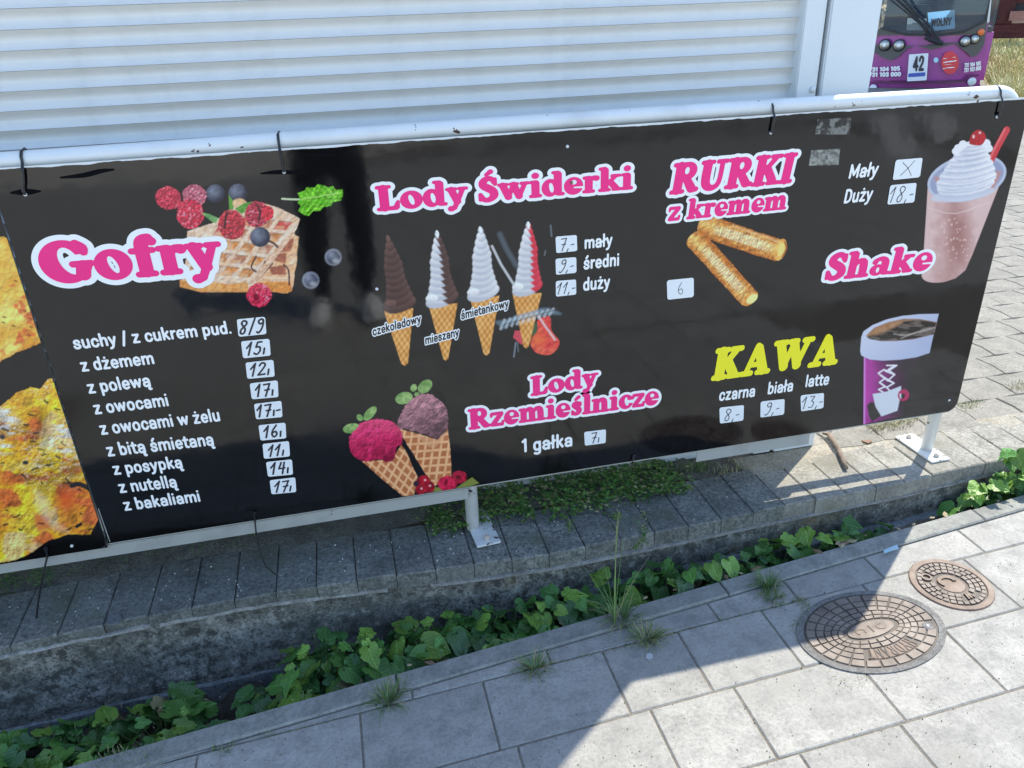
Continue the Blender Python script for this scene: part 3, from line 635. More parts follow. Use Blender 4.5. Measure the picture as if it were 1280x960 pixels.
scr([(1055,600),(1100,670),(1160,752)], 6, (225,200,205), .9); scr([(1135,100),(1140,160)], 5, (130,145,160), .5); scr([(1105,245),(1100,270)], 4, (130,145,160), .5)
for k in range(7): scr([(820+k*8,650+k*6),(930,640-k*3),(1060+k*5,600-k*4),(1195-k*12,605-k*5)], 7, (120,150,172), .28, 3)
for k in range(10):
    x = 850+k*31; scr([(x,690-k*9),(x+22,640-k*7)], 7, (205,222,235), .6, 2.5)
    scr([(x+12,672-k*9),(x+50,652-k*9)], 3.5, (20,24,32), .7)
scr([(935,770),(925,850)], 4, (150,170,190), .6); scr([(945,770),(950,820)], 3, (150,170,190), .4)
P.build('ice_cream_cone_picture', banner, .0003, 'four swirled soft ice creams in waffle cones, the last one scribbled over')

# --- two scoops ---
P = Pic(424, 470, 600, 624, .0014).view(420, 460, .1772)
def wcone(pts, a, b):
    def f(u, v):
        g1 = np.abs(np.sin((u*math.cos(a)+v*math.sin(a))*.33)); g2 = np.abs(np.sin((u*math.cos(b)+v*math.sin(b))*.33))
        k = np.clip((np.minimum(g1, g2)-.25)*2.4, 0, 1); return shade((238,186,140), (182,112,70), k+(fbm(u, v, 5)-.5)*.9)
    P.poly(pts, f, wob=.6)
for q, r in (((110,425,62,34), -10), ((240,320,62,30), -48), ((168,350,26,20), 50), ((480,212,62,42), -15), ((628,130,58,40), -42), ((548,140,22,28), 20), ((570,185,18,14), 0)):
    P.ell(*q, lambda u, v: shade((92,140,70), (170,202,130), fbm(u, v, 5, 3)*1.5-.2), rot=r)
wcone([(180,655),(330,650),(400,640),(460,540),(500,600),(575,770),(550,895),(470,902),(320,780)], .5, 2.3)
wcone([(432,425),(600,470),(700,500),(785,420),(805,560),(815,760),(700,832),(640,760),(540,600)], .15, 1.5)
P.poly([(560,470),(640,480),(700,515),(740,480),(790,440),(780,460),(740,520),(700,560),(660,560)], (222,168,125), al=.6)
def sc1(u, v):
    x, y = 420+280*.1772, 460+500*.1772
    return shade((232,60,120), (150,14,58), ((u-x)*.004+(v-y)*.02)+fbm(u, v, 7, 4, 3)*.8-.1)*(1+emb(u, v, 6, 2.4, 8))
P.poly([(90,510),(120,455),(190,385),(290,358),(370,370),(440,420),(470,490),(465,540),(430,560),(415,620),(400,655),(350,662),(320,640),(250,655),(180,655),(110,600)], sc1, wob=2, sm=True)
P.poly([(330,640),(400,570),(415,640),(360,665)], (110,10,45), al=.6, soft=3)
def sc2(u, v):
    x, y = 420+620*.1772, 460+330*.1772
    return shade((186,132,146), (80,50,62), ((u-x)*.006+(v-y)*.016)+fbm(u+v*.3, v, 4, 4, 5)*1.0-.15)*(1+emb(u+v*.3, v, 6, 2.6, 9))
P.poly([(435,380),(460,310),(520,225),(620,182),(720,215),(785,300),(795,380),(775,450),(740,480),(710,500),(640,475),(580,450),(520,440),(450,420)], sc2, wob=2.4, sm=True)
P.poly([(560,870),(700,840),(840,850),(960,770),(1010,812),(900,850),(720,872)], (128,138,70)); 
for q in ((620,800,45), (655,840,42), (595,860,34)): P.ell(q[0], q[1], q[2], q[2], lambda u, v: shade((205,30,50), (110,8,30), fbm(u, v, 4)*1.6-.3)); P.ell(q[0]+8, q[1]-10, 7, 7, (250,190,200))
P.ell(565,815,20,20,(60,30,50))
P.ell(785,815,66,54,lambda u, v: shade((232,44,90), (160,10,50), fbm(u, v, 3, 3)*1.5-.3), wob=1); P.ell(775,808,12,24,(130,8,40), 20)
P.ell(870,768,52,46,lambda u, v: shade((210,40,76), (130,10,40), fbm(u, v, 3, 3)*1.5-.3), wob=1); P.ell(862,770,20,16,(110,8,30))
P.build('ice_cream_scoop_picture', banner, .0003, 'raspberry and chocolate ice cream scoops in waffle cones')

# --- cream rolls ---
P = Pic(855, 262, 992, 388, .0014).view(840, 260, .1354)
def roll(ax, ay, bx, by, hw, flip):
    (x0, y0), (x1, y1) = P.q([(ax, ay), (bx, by)]); L = math.hypot(x1-x0, y1-y0); ux, uy = (x1-x0)/L, (y1-y0)/L; H = hw*P.z[2]
    def f(u, v):
        s_ = (u-x0)*ux+(v-y0)*uy; t = (-(u-x0)*uy+(v-y0)*ux)/H*flip
        base = shade((184,106,34), (246,200,118), .92-np.abs(t+.1)*.9+(fbm(u, v, 4)-.5)*1.2)
        cell = (np.abs(np.sin(s_*.95)) > .45)*(np.abs(t+.02) < .42)*np.clip(np.sin(s_/L*3.1)*2.4-.7+(fbm(u, v, 7)-.5), 0, 1)
        return (base*(1-cell*.75)[:, None]+fr(238,228,196)*(cell*.75)[:, None])*(1+emb(u, v, 4, 1.6, 13))
    n = (-uy*hw, ux*hw)
    P.poly([(ax+n[0], ay+n[1]), (ax-n[0], ay-n[1]), (bx-n[0]*.95, by-n[1]*.95), (bx+n[0]*.95, by+n[1]*.95)], f, wob=1)
    P.ell(ax, ay, hw*.98, hw*.55, f, rot=math.degrees(math.atan2(uy, ux))+90)
roll(300, 165, 985, 395, 108, 1); P.ell(1000,385,50,105,lambda u, v: shade((214,140,50), (250,214,120), fbm(u, v, 5)*1.3), rot=18); P.ell(1005,385,26,66,(246,220,130), rot=18); P.line([(1040,310),(1055,370),(1020,450)], 8, (170,100,40))
P.line([(560,165),(700,215),(860,265),(980,315)], 8, (232,196,140), al=.7, soft=2)
roll(215, 285, 720, 840, 98, -1); P.ell(722,838,44,86,lambda u, v: shade((206,120,36), (240,180,90), fbm(u, v, 4)*1.3), rot=48); P.ell(738,838,34,60,(246,236,160), rot=52)
P.build('cream_roll_picture', banner, .0003, 'two baked cream rolls')

# --- shake ---
P = Pic(1148, 152, 1264, 358, .0015).view(1060, 140, .2396)
def cup(u, v):
    t = (u-(1060+560*.2396))/26+((v-250)/100)*.32
    return shade((214,186,188), (160,112,110), .55-np.abs(t)*.5+.55*np.exp(-((u-1200)/16)**2-((v-300)/35)**2)+(fbm(u, v, 10)-.5)*.5)
P.poly([(415,400),(790,380),(720,560),(650,740),(612,825),(560,868),(500,885),(440,885),(385,850),(395,720),(408,520)], cup, sm=False)
P.ell(490,835,108,52,cup, rot=-12)
P.ell(620,345,210,118,(182,196,222), rot=-14); P.ell(620,345,196,102,(150,160,196), rot=-14)
P.poly([(450,340),(800,310),(760,400),(480,415)], (190,140,135), soft=4)
P.ell(600,430,170,34,(200,208,228), rot=-8, al=.8)
P.line([(828,92),(780,180),(742,260)], 17, (205,60,72), sm=False); P.line([(818,90),(770,180),(735,255)], 5, (236,120,125), al=.7, sm=False)
for k, (cx, cy, rx, ry) in enumerate([(615,385,150,52),(618,352,160,52),(622,318,150,50),(628,285,132,46),(632,252,112,42),(640,222,92,38),(650,195,80,34),(655,175,66,28)]):
    x, y = P.q([(cx, cy)])[0]
    P.ell(cx, cy, rx, ry, lambda u, v, x=x, y=y, ry=ry: shade((238,243,252), (176,186,212), .3+(v-y)/(ry*.2396)*.4+.22*np.sin((v-y)*1.1+(u-x)*.16+((u-x)/14)**2)+(fbm(u, v, 4)-.5)*.35), rot=-10, wob=1.2)
for q in ((575,190,22), (600,170,22), (560,205,18), (720,165,24), (735,190,20)): P.ell(q[0], q[1], q[2], q[2], (232,238,250))
P.poly([(632,160),(645,115),(680,92),(712,112),(718,140),(695,172),(650,172)], lambda u, v: shade((214,22,44), (150,8,28), fbm(u, v, 3)*1.4-.2), sm=True); P.ell(655,128,6,9,(255,200,205)); P.ell(688,108,6,6,(255,200,205))
for k in range(46):
    a, b = rng.normal(555, 45), rng.uniform(550, 780); P.ell(a, b, 4, 4, (232,205,200), al=.7)
P.line([(420,500),(560,530),(735,470)], 3, (226,205,210), al=.6)
P.build('shake_picture', banner, .0003, 'milkshake in a plastic cup with cream, cherry and red straw')

# --- coffee cup ---
P = Pic(1070, 386, 1178, 534, .0014).view(1050, 370, .1770)
bx_ = lambda u, v: shade((196,60,180), (46,18,52), (u-1079)/58+(np.abs(v-470))/400+(fbm(u, v, 12)-.5)*.35)
P.poly([(170,430),(560,430),(500,560),(470,700),(440,850),(165,905)], lambda u, v: bx_(u, v), soft=1)
P.poly([(250,430),(620,430),(600,850),(420,860),(430,640)], (37,37,39), soft=30, al=.75)
P.poly([(168,430),(180,430),(178,903),(165,905)], (205,130,215))
P.poly([(150,290),(165,250),(230,205),(330,165),(440,140),(560,128),(697,125),(684,182),(660,275),(632,402),(540,432),(420,450),(300,456),(210,448),(150,420),(142,390)], lambda u, v: shade((206,216,240), (172,186,222), (u-1075)/110+(v-400)/120))
P.poly([(185,280),(240,225),(340,185),(450,160),(560,162),(684,184),(662,270),(520,305),(400,318),(290,318),(210,304)], (150,120,98), sm=False)
P.poly([(190,290),(330,215),(450,180),(560,168),(680,188),(664,268),(520,302),(400,315),(290,316),(210,304)], lambda u, v: shade((44,40,40), (104,96,94), np.clip((fbm(u*.5, v*1.8, 7, 3, 4)-.52)*7, 0, 1)), soft=2)
P.poly([(190,280),(245,228),(330,195),(420,172),(440,190),(350,235),(270,270)], lambda u, v: shade((150,105,70), (196,160,130), fbm(u, v, 5)*1.4-.2), soft=4)
for a in ([(430,300),(520,262),(640,225)], [(380,268),(470,275),(600,240)], [(560,262),(620,240),(668,222)]): P.line(a, 3.5, (190,186,184), al=.6)
W_ = (226,230,245)
for y in (510, 545, 600, 640):
    pass
for a in ([(310,520),(270,545),(320,580),(278,610),(318,640),(272,660),(305,680)], [(385,490),(340,520),(385,555),(340,595),(380,615),(330,645),(350,668)], [(330,490),(400,490),(340,530),(310,520)], [(320,530),(385,555)], [(285,560),(340,600)], [(320,580),(380,615)], [(280,610),(335,650)]):
    P.line(a, 5, W_, sm=False)
P.poly([(190,770),(215,750),(240,752),(290,845),(225,888),(205,850)], (37,37,40))
P.poly([(230,692),(330,675),(430,635),(432,680),(405,810),(292,850),(250,780)], (206,218,236))
P.ell(448,700,40,42,(176,32,98), rot=30); P.ell(442,706,16,20,(34,34,38), rot=20); P.poly([(418,690),(432,690),(432,722),(424,722)], (206,218,236))
P.build('coffee_cup_picture', banner, .0003, 'cut-off purple and white paper coffee cup with a small cup emblem')

# --- residue of two peeled labels ---
P = Pic(1005, 140, 1072, 212, .0011)
gr = lambda u, v: shade((128,136,138), (40,42,46), np.clip((fbm(u, v, 7, 4, 8)-.45)*7, 0, 1)*.9)
P.poly([(1022,149),(1064,147),(1062,168),(1019,168)], gr, al=.85); P.poly([(1014,188),(1050,186),(1048,206),(1011,207)], lambda u, v: shade((160,168,168), (70,76,80), fbm(u, v, 3, 4, 2)*1.8-.5), al=.95)
P.build('label_residue', banner, .0003, 'two grey remains of peeled-off labels')

# --- headings ---
heading('Gofry', (57,356), (281,337), 55, banner, outline=10, label='pink heading Gofry')
heading('Lody Świderki', (471,264), (791,236), 31, banner, outline=10.5, label='pink heading Lody Świderki')
heading('RURKI', (836,243), (990,228), 38, banner, shear=7, outline=9, label='pink heading RURKI', step=.001)
heading('z kremem', (834,276.5), (983,261), 25, banner, shear=4, outline=10, label='pink heading z kremem', step=.001)
heading('Lody', (663,495), (747,482), 24, banner, outline=10, label='pink heading Lody above Rzemieślnicze', step=.001)
heading('Rzemieślnicze', (586,537), (823,505), 25, banner, outline=10, label='pink heading Rzemieślnicze', step=.001)
heading('Shake', (1029,351), (1162,337), 33, banner, shear=4, outline=9, label='pink heading Shake', step=.0011)
heading('KAWA', (889,475), (1045,454), 38, banner, shear=5, outline=0, fat=2.4, mat='yellow', label='yellow heading KAWA', step=.001, track=2)
for t, a, b, h in (('suchy / z cukrem pud.', (93,437), (290.6,416.9), 17), ('z dżemem', (102.5,465), (194.4,455), 17), ('z polewą', (111,492.5), (190,483), 17),
        ('z owocami', (118.8,518.4), (212.5,507.5), 17), ('z owocami w żelu', (126.6,544), (276.6,526.3), 17), ('z bitą śmietaną', (135,571), (268.8,556.6), 17),
        ('z posypką', (142.8,594), (229.7,584.7), 16), ('z nutellą', (150,616.6), (222.8,609), 16), ('z bakaliami', (156,638.8), (252,626.9), 15.5),
        ('mały', (730,311.7), (765.4,307.8), 16.5), ('średni', (729,337.3), (774.3,332.4), 16.5), ('duży', (728.4,364), (762.5,360), 16.5),
        ('czarna', (898,501.6), (943.5,495.8), 15.5), ('biała', (958.6,493.4), (990.8,489), 15.5), ('latte', (1005.7,484.4), (1035.5,481), 15.5), ('1 gałka', (652,566), (716,557.8), 17)):
    caption(t, a, b, h, banner, label='white caption '+t)
caption('Mały', (1059.5,223.8), (1096,220), 18, banner, shear=4, label='white caption Mały'); caption('Duży', (1053.5,254.9), (1089,250.8), 18, banner, shear=4, label='white caption Duży')
caption('czekoladowy', (466,420), (526.6,403), 11, banner, mat='blacktext', halo=9, step=.0007, lift=.0012, label='small caption czekoladowy')
caption('mieszany', (531.5,430.8), (574,420), 11, banner, mat='blacktext', halo=9, step=.0007, lift=.0012, label='small caption mieszany')
caption('śmietankowy', (576.5,399.6), (636,384), 11, banner, mat='blacktext', halo=9, step=.0007, lift=.0012, label='small caption śmietankowy')
def zq(ox, oy, k, *p): return [(ox+a*k, oy+b*k) for a, b in p]
A4 = (0, 380, .3125)
for t, q in (('8/9', ((943,62),(1065,50),(1070,118),(950,130))), ('15|', ((960,150),(1082,138),(1087,204),(968,216))), ('12|', ((978,235),(1098,222),(1103,288),(985,298))),
        ('17|', ((995,318),(1115,304),(1118,370),(1003,380))), ('17|-', ((1012,400),(1130,386),(1134,450),(1020,460))), ('16|', ((1030,485),(1146,473),(1149,535),(1038,545))),
        ('11|', ((1046,560),(1160,547),(1164,607),(1052,618))), ('14|', ((1060,632),(1172,620),(1176,680),(1068,690))), ('17|', ((1075,705),(1185,692),(1189,750),(1082,760)))):
    sticker(zq(*A4, *q), t, banner, label='white price sticker with '+t.replace('|', ',-').replace('--', '-')+' in marker')
for t, q in (('7,-', ((832,383),(920,376),(922,437),(835,446))), ('9,-', ((832,467),(918,460),(919,520),(834,529))), ('11,-', ((833,552),(917,545),(918,603),(834,612)))):
    sticker(zq(420, 170, .328125, *q), t, banner, label='white price sticker with '+t, r=2.2, xoff=.1)
sticker(zq(800, 100, .375, (85,668),(182,658),(182,722),(87,732)), '6', banner, 'thinink', 1.5, 'white price sticker with a thin 6', .66)
sticker(zq(800, 100, .375, (848,268),(944,260),(935,322),(838,332)), 'X', banner, 'ink', 1.1, 'white price sticker crossed out with X', .85)
sticker(zq(800, 100, .375, (830,352),(924,343),(916,406),(820,414)), '18,-', banner, 'ink', 1.7, 'white price sticker with 18,-', .92)
for t, q in (('8,-', ((168,435),(264,425),(262,480),(170,492))), ('9,-', ((318,413),(412,403),(410,458),(317,470))), ('13,-', ((463,390),(555,381),(553,435),(465,448)))):
    sticker(zq(840, 360, .34375, *q), t, banner, r=1.9, label='white price sticker with '+t)
sticker(zq(400, 440, .359375, (915,278),(997,268),(996,315),(918,325)), '7|', banner, r=2.6, label='small white price sticker with 7,-')
# tears along the top edge
def slit(pts, r, label=None):
    a = np.array([S(*p[:2]) for p in pts]); P3 = [(x, z, p[2]*.0019) for (x, z), p in zip(a, pts)]
    xs = np.arange(a[:, 0].min()-.02, a[:, 0].max()+.02, .0012); zs = np.arange(a[:, 1].min()-.02, a[:, 1].max()+.02, .0012)
    X, Z = np.meshgrid(xs, zs); put('tear', stroke_sd(X, Z, P3), xs, zs, M['hole'], banner, .0009, label)
slit([(76,222,1),(105,219,2.6),(125,214,2.4),(142,212,1)], 1); slit([(14,241,1),(32,240,3.6),(50,239,1)], 1); slit([(326,217,.8),(352,215,2.6),(390,217,.8)], 1); slit([(382,194,.8),(402,193,2.2),(424,193,.8)], 1)
def rivet(px, py, c='railwhite', r=.004):
    x, z = S(px, py); mb = MB(); mb.tube([(x, YP-.0005, z), (x, YP-.003, z), (x, YP-.004, z)], [r, r, r*.5], 8); mb.obj('eyelet', M[c], banner, True)
for p in ((709,183), (963,166), (1245.5,146), (355,215), (32,243), (471,361), (1186,500), (90,682), (318,641)): rivet(*p)
rivet(714,228,'rust'); rivet(792,570,'tie',.005)

# ======================= PIZZA BANNER =======================
pz = empty('pizza_banner', (0, 0, 0), 'black banner with pizza slices printed on it, left of the long menu banner', 'banner')
XP = XL-.004
mb = MB(); mb.box(-1.9, XP, YP-.0002, YP+.0012, ZB-.012, ZT); mb.obj('panel', M['black'], pz)
mb = MB(); mb.box(-1.9, XP, YP+.0016, YP+.0046, ZB-.016, ZT-.002); mb.obj('backing_board', M['barwhite'], pz)
def pcol(u, v):
    a = fbm(u, v, 44, 4, 1); b = fbm(u*.75, v*1.3, 26, 3, 2); c = fbm(u*.5+v*.3, v*2.0, 13, 4, 3); d = fbm(u, v, 7, 3, 6)
    r = shade((230,146,36), (252,214,52), a*2.4-.6)
    k = np.clip((b-.57)*9, 0, 1)[:, None]*.85; r = r*(1-k)+fr(216,104,58)*k
    k = np.clip((fbm(u, v, 24, 3, 11)-.57)*8, 0, 1)[:, None]*.8; r = r*(1-k)+fr(238,204,150)*k
    g = np.clip((c-.5)*8, 0, 1)*np.clip((fbm(u, v, 50, 2, 9)-.36)*6, 0, 1)*np.clip((610-v)/50, .06, 1); r = r*(1-g[:, None]*.85)+fr(232,234,246)*g[:, None]*.85
    sh_ = np.clip((fbm(u+4, v+6, 18, 3, 6)-.5)*5, -.3, 1)[:, None]; st_ = np.clip(1-np.abs(fbm(u*.55+v*.2, v*1.6, 6, 4, 14)-.5)*26, 0, 1)*np.clip((fbm(u, v, 34, 2, 19)-.47)*9, 0, 1)*np.clip((628-v)/40, .1, 1); r = r*(.95-.18*sh_)*(.86+.24*d)[:, None]*(1+emb(u, v, 9, 2.2, 31)+emb(u, v, 4, 1.2, 32, 3)); return r*(1-st_[:, None]*.8)+fr(240,242,250)*st_[:, None]*.8
def ptop(u, v):
    a = fbm(u, v, 22, 4, 21); b = fbm(u, v, 12, 3, 23)
    r = shade((224,160,50), (252,226,120), a*2-.5); k = np.clip((b-.62)*8, 0, 1)[:, None]*.8
    r = r*(1-k)+fr(214,96,50)*k; k2 = np.clip((v-(452-u*.45)+8)/10, 0, 1)[:, None]; return (r*(1-k2*.6)+fr(226,130,50)*k2*.6)*(1+emb(u, v, 8, 1.5, 33))
P = Pic(-230, 280, 160, 720, .0018)
P.poly([(-200,330),(-120,292),(-60,286),(12,298),(17,318),(56,420),(52,428),(20,441),(0,453),(-60,480),(-150,500)], ptop, wob=2)
P.poly([(-215,640),(-150,560),(-60,525),(0,508),(22,490),(38,484),(50,486),(60,474),(80,470),(95,520),(150,640),(128,641),(119,655),(113,668),(85,668),(60,676),(40,690),(20,700),(0,704),(-60,712),(-140,716)], pcol, wob=1.5)
P.ell(83,627,13,13,(222,88,36), soft=16, al=.9); P.poly([(42,640),(60,646),(64,662),(46,664)], (214,104,60), soft=5, al=.8)
P.poly([(45,612),(60,625),(66,650),(85,664),(70,662),(55,648),(44,628)], (240,222,205), soft=9, al=.4)
for k in range(46):
    x, y = rng.uniform(0, 120), rng.uniform(490, 670); a = rng.uniform(-.6, .9); L = rng.uniform(1.2, 4.5)
    if x < .28*(y-262)+4: P.line([(x-L*math.cos(a), y-L*math.sin(a)), (x, y+rng.uniform(-1, 1)), (x+L*math.cos(a), y+L*math.sin(a))], rng.uniform(.6, 1.3), (36,34,34), al=.9)
for k in range(14):
    x, y = rng.uniform(0, 40), rng.uniform(310, 420); P.line([(x-1.5, y-.6), (x+1.5, y+.6)], .8, (110,70,30))
P.line([(90,607),(100,605),(116,613)], 3, (40,40,40)); P.line([(96,658),(101,655)], 2, (25,25,28)); P.ell(3,546,3.5,3,(50,50,60)); P.ell(32,578,4,2.5,(45,45,52))
P.A[P.X > XP-.0012] = 0
P.build('pizza_picture', pz, .0006, 'two printed pizza slices with herbs')
mb = MB(); mb.tube([(XL+.006, YP-.001, ZB+.005), (XL+.004, YP-.0015, ZB+.11)], .0012, 6); mb.obj('torn_edge', M['barwhite'], banner)
# ======================= GROUND =======================
def tagm(o, kind='structure'): o['kind'] = kind; return o
mb = MB(); mb.box(-60, 90, -60, 1.30, -.5, -.03); mb.box(-60, 90, 1.30, 90, -.6, -.3)
tagm(mb.obj('ground', M['asphalt']))
kb = lambda x: 1.482+.11*x           # kerb back edge
kf = lambda x: kb(x)-.062            # kerb front edge
mb = MB(); mb.prism([(-7, -6.5), (7, -6.5), (7, kf(7)+.02), (-7, kf(-7)+.02)], lambda a, b: (a, b, -.03), lambda a, b: (a, b, -.003)); pav = tagm(mb.obj('pavement', M['jointsand']))
r1 = lambda x: 1.391+.0595*x
r2 = lambda x: 1.187+.051*x
r3 = lambda x: .985+.043*x
r4 = lambda x: .79+.035*x
r5 = lambda x: .60+.028*x
r6 = lambda x: .41+.02*x
r7 = lambda x: .2+.012*x
gp = .0019
def slab_at(x0, x1, f0, f1, name='paving_slab', parent=None, mat='slab', g=gp, th=.05, top=0.0, jit=.0012, bv=.003):
    """f0: near edge, f1: far edge"""
    a = [(x0+g, f0(x0)+g), (x1-g, f0(x1)+g), (x1-g, f1(x1)-g), (x0+g, f1(x0)-g)]
    cx = sum(p[0] for p in a)/4; cy = sum(p[1] for p in a)/4
    dz = [random.uniform(-jit, jit)+top for _ in a]
    bm = bmesh.new(); lo = [bm.verts.new((p[0]-cx, p[1]-cy, -th)) for p in a]
    mid = [bm.verts.new((p[0]-cx, p[1]-cy, z-bv)) for p, z in zip(a, dz)]
    hi = []
    for i, (p, z) in enumerate(zip(a, dz)):
        q = (p[0]-cx, p[1]-cy); sx = -1 if i in (1, 2) else 1; sy = -1 if i in (2, 3) else 1
        hi.append(bm.verts.new((q[0]+sx*bv, q[1]+sy*bv, z)))
    for i in range(4):
        j = (i+1) % 4; bm.faces.new((lo[i], lo[j], mid[j], mid[i])); bm.faces.new((mid[i], mid[j], hi[j], hi[i]))
    bm.faces.new(hi)
    me = bpy.data.meshes.new(name); bm.to_mesh(me); bm.free()
    o = link(name, me, parent, M[mat]); o.location = (cx, cy, 0); return o
def row(xs, f0, f1, **k):
    for a, b in zip(xs[:-1], xs[1:]): slab_at(a, b, f0, f1, parent=pav, **k)
row([-1.2,-.75,-.42,.025,.38,.86,1.107,1.39,1.745,2.1,2.5,3.0,3.5], r1, kf)
row([-1.3,-.86,-.47,-.103,.2,.52,.735,.985,1.31,1.66,1.93,2.4,2.8,3.3], r2, r1)
row([-1.2,-.8,-.42,-.09,.24,.567,.787,1.12,1.404,1.70,2.1,2.5,2.9], r3, r2)
row([-1.1,-.7,-.3,.1,.45,.838,1.1,1.5,1.85,2.3,2.7], r4, r3)
row([-1.3,-.8,-.4,0,.33,.68,1.0,1.3,1.7,2.1,2.6], r5, r4)
row([-1.2,-.75,-.3,.1,.5,.85,1.3,1.7,2.2], r6, r5)
row([-1.2,-.8,-.4,0,.4,.8,1.2,1.6,2.1], r7, r6)
mb = MB()          # farther slabs behind the viewer, one sheet of separate plates
for j in range(24):
    y1 = .19-j*.24; off = (j*.37) % .4
    for i in range(30):
        x0 = -6+i*.4+off; mb.box(x0+.004, x0+.396, y1-.236, y1, -.04, random.uniform(-.001, .001))
for j in range(7):
    for i in range(13):
        x0 = -6.1+i*.36; 
        if x0 < -1.7: mb.box(x0+.004, x0+.356, .2+j*.17, .2+j*.17+.165, -.04, random.uniform(-.001, .001))
mb.obj('far_slabs', M['slab'], pav, kind='stuff')
def GRf(px, py):        # where a pixel of the glossy sheet mirrors the ground
    r = rays(px, py); t = -EYE/r[2]; return float(r[0]*t), float(2*YP-r[1]*t)
def floorpatch(P, name, mat, z0, z1):
    mb = MB(); mb.prism(P, lambda a, b: (a, b, z0), lambda a, b: (a, b, z1)); return tagm(mb.obj(name, mat))
M['reflground'] = concrete('pale_reflection_ground', (.42,.38,.31), (.52,.47,.39), (.6,.56,.48), 1.5, .4, .2)
M['reflpatch'] = concrete('pale_reflection_patch', (.4,.39,.36), (.52,.51,.48), (.62,.61,.58), 3, .2, .3)
floorpatch([(-9, -5.6), (-.6, -5.2), (2.2, -7.6), (2.5, -24), (-30, -24)], 'added_pale_ground', M['reflground'], -.02, .006)  # pale ground added out of view to brighten the reflection in the banner
for a in ([(1084,145),(1118,142),(1150,196),(1122,204)], [(1146,140),(1182,138),(1200,170),(1168,180)], [(1180,225),(1215,222),(1232,262),(1196,268)]):
    floorpatch([GRf(*p) for p in a], 'added_pale_patch', M['reflpatch'], .0, .006)  # unseen pale patches added so that light bands mirror in the glossy banner
kerb = bpy.data.objects.new('kerb', None); COL.objects.link(kerb); kerb['kind'] = 'structure'
xs = [-2.95,-1.95,-.95,-.008,.93,1.86,2.8,3.75]
for a, b in zip(xs[:-1], xs[1:]): slab_at(a, b, lambda x: kf(x)-.001, kb, 'kerb_stone', kerb, 'kerb', g=.0018, th=.35, top=.006, jit=.0015, bv=.004)
mb = MB(); mb.box(-6, 6, 1.2, 1.8, -.4, -.215); mb = MB()
nx, ny = 160, 14; V = []
for j in range(ny+1):
    for i in range(nx+1):
        x = -3+7*i/nx; y0 = kb(x)-.01; y = y0+(1.82-y0)*j/ny; V.append((x, y, -.2+.035*random.uniform(-1, 1)))
mb.add(V, [(j*(nx+1)+i, j*(nx+1)+i+1, (j+1)*(nx+1)+i+1, (j+1)*(nx+1)+i) for j in range(ny) for i in range(nx)])
tagm(mb.obj('planting_strip_soil', M['soil'], smooth=True, recalc=False))

# ======================= LOW WALL =======================
LZ = .10
_lx = np.array([-2.5,-.96,-.78,-.39,-.07,.21,.49,.86,1.39,1.61,1.89,2.3,3.2,5]); _ly = np.array([1.72,1.73,1.745,1.76,1.75,1.73,1.715,1.728,1.752,1.755,1.78,1.805,1.84,1.9])
FH = lambda x: float(np.interp(x, [-1, -.3, .2], [.026, .034, .052]))
LY = lambda x: float(np.interp(x, _lx, _ly))
wall = empty('low_wall', (0, 0, 0), 'low dark concrete wall capped with a row of worn bricks, carrying the white railing', 'wall')
wall.location = (0, 0, 0)
mb = MB(); V = []; nx, nz = 420, 26
for j in range(nz+1):
    
    for i in range(nx+1):
        x = -2.6+6.6*i/nx; z = -.26+(LZ-FH(x)-.004+.26)*j/nz
        n_ = float(fbm(np.array([x*100]), np.array([z*100]), 9, 4, 5)[0])-.5
        V.append((x, LY(x)+.006+.012*n_-(.012 if z < -.12 else 0), z))
mb.add(V, [(j*(nx+1)+i, j*(nx+1)+i+1, (j+1)*(nx+1)+i+1, (j+1)*(nx+1)+i) for j in range(nz) for i in range(nx)])
mb.obj('plinth', M['plinth'], wall, smooth=True, recalc=False)
def strip(name, x0, x1, prot, z0, z1, mat, seed, n=120, rough=.006):
    mb = MB(); V = []
    for i in range(n+1):
        x = x0+(x1-x0)*i/n; e = (float(fbm(np.array([x*100]), np.array([seed*9.]), 5, 4, seed)[0])-.5)*rough*2; e2 = (float(fbm(np.array([x*100]), np.array([seed*31.]), 7, 4, seed+3)[0])-.5)*rough*2
        zz0, zz1 = (z0, z1) if name == 'footing' else (LZ-FH(x)-(z1-z0)+.002*0, LZ-FH(x)+e*.6)
        V += [(x, LY(x)+.05, zz0), (x, LY(x)-prot+e, zz0), (x, LY(x)-prot*.8+e2, zz1+e), (x, LY(x)+.05, zz1+.008)]
    Fs = []
    for i in range(n):
        for k in range(4): Fs.append((i*4+k, i*4+(k+1) % 4, (i+1)*4+(k+1) % 4, (i+1)*4+k))
    mb.add(V, Fs); mb.obj(name, M[mat], wall, smooth=False)
strip('footing', -2.6, .35, .022, -.3, -.165, 'footing', 1, 90, .008)
strip('footing', .5, 4.0, .028, -.3, -.055, 'footing', 2, 160, .008)
strip('mortar_joint', -2.6, -.62, .0045, LZ-.062, LZ-.055, 'mortar', 3, 200, .0042)
strip('mortar_joint', -.6, .0, .0025, LZ-.066, LZ-.056, 'mortar', 4, 80, .003)
strip('mortar_joint', .12, 3.9, .0035, LZ-.07, LZ-.062, 'mortar', 6, 200, .0022)
x = -2.575; k = 0
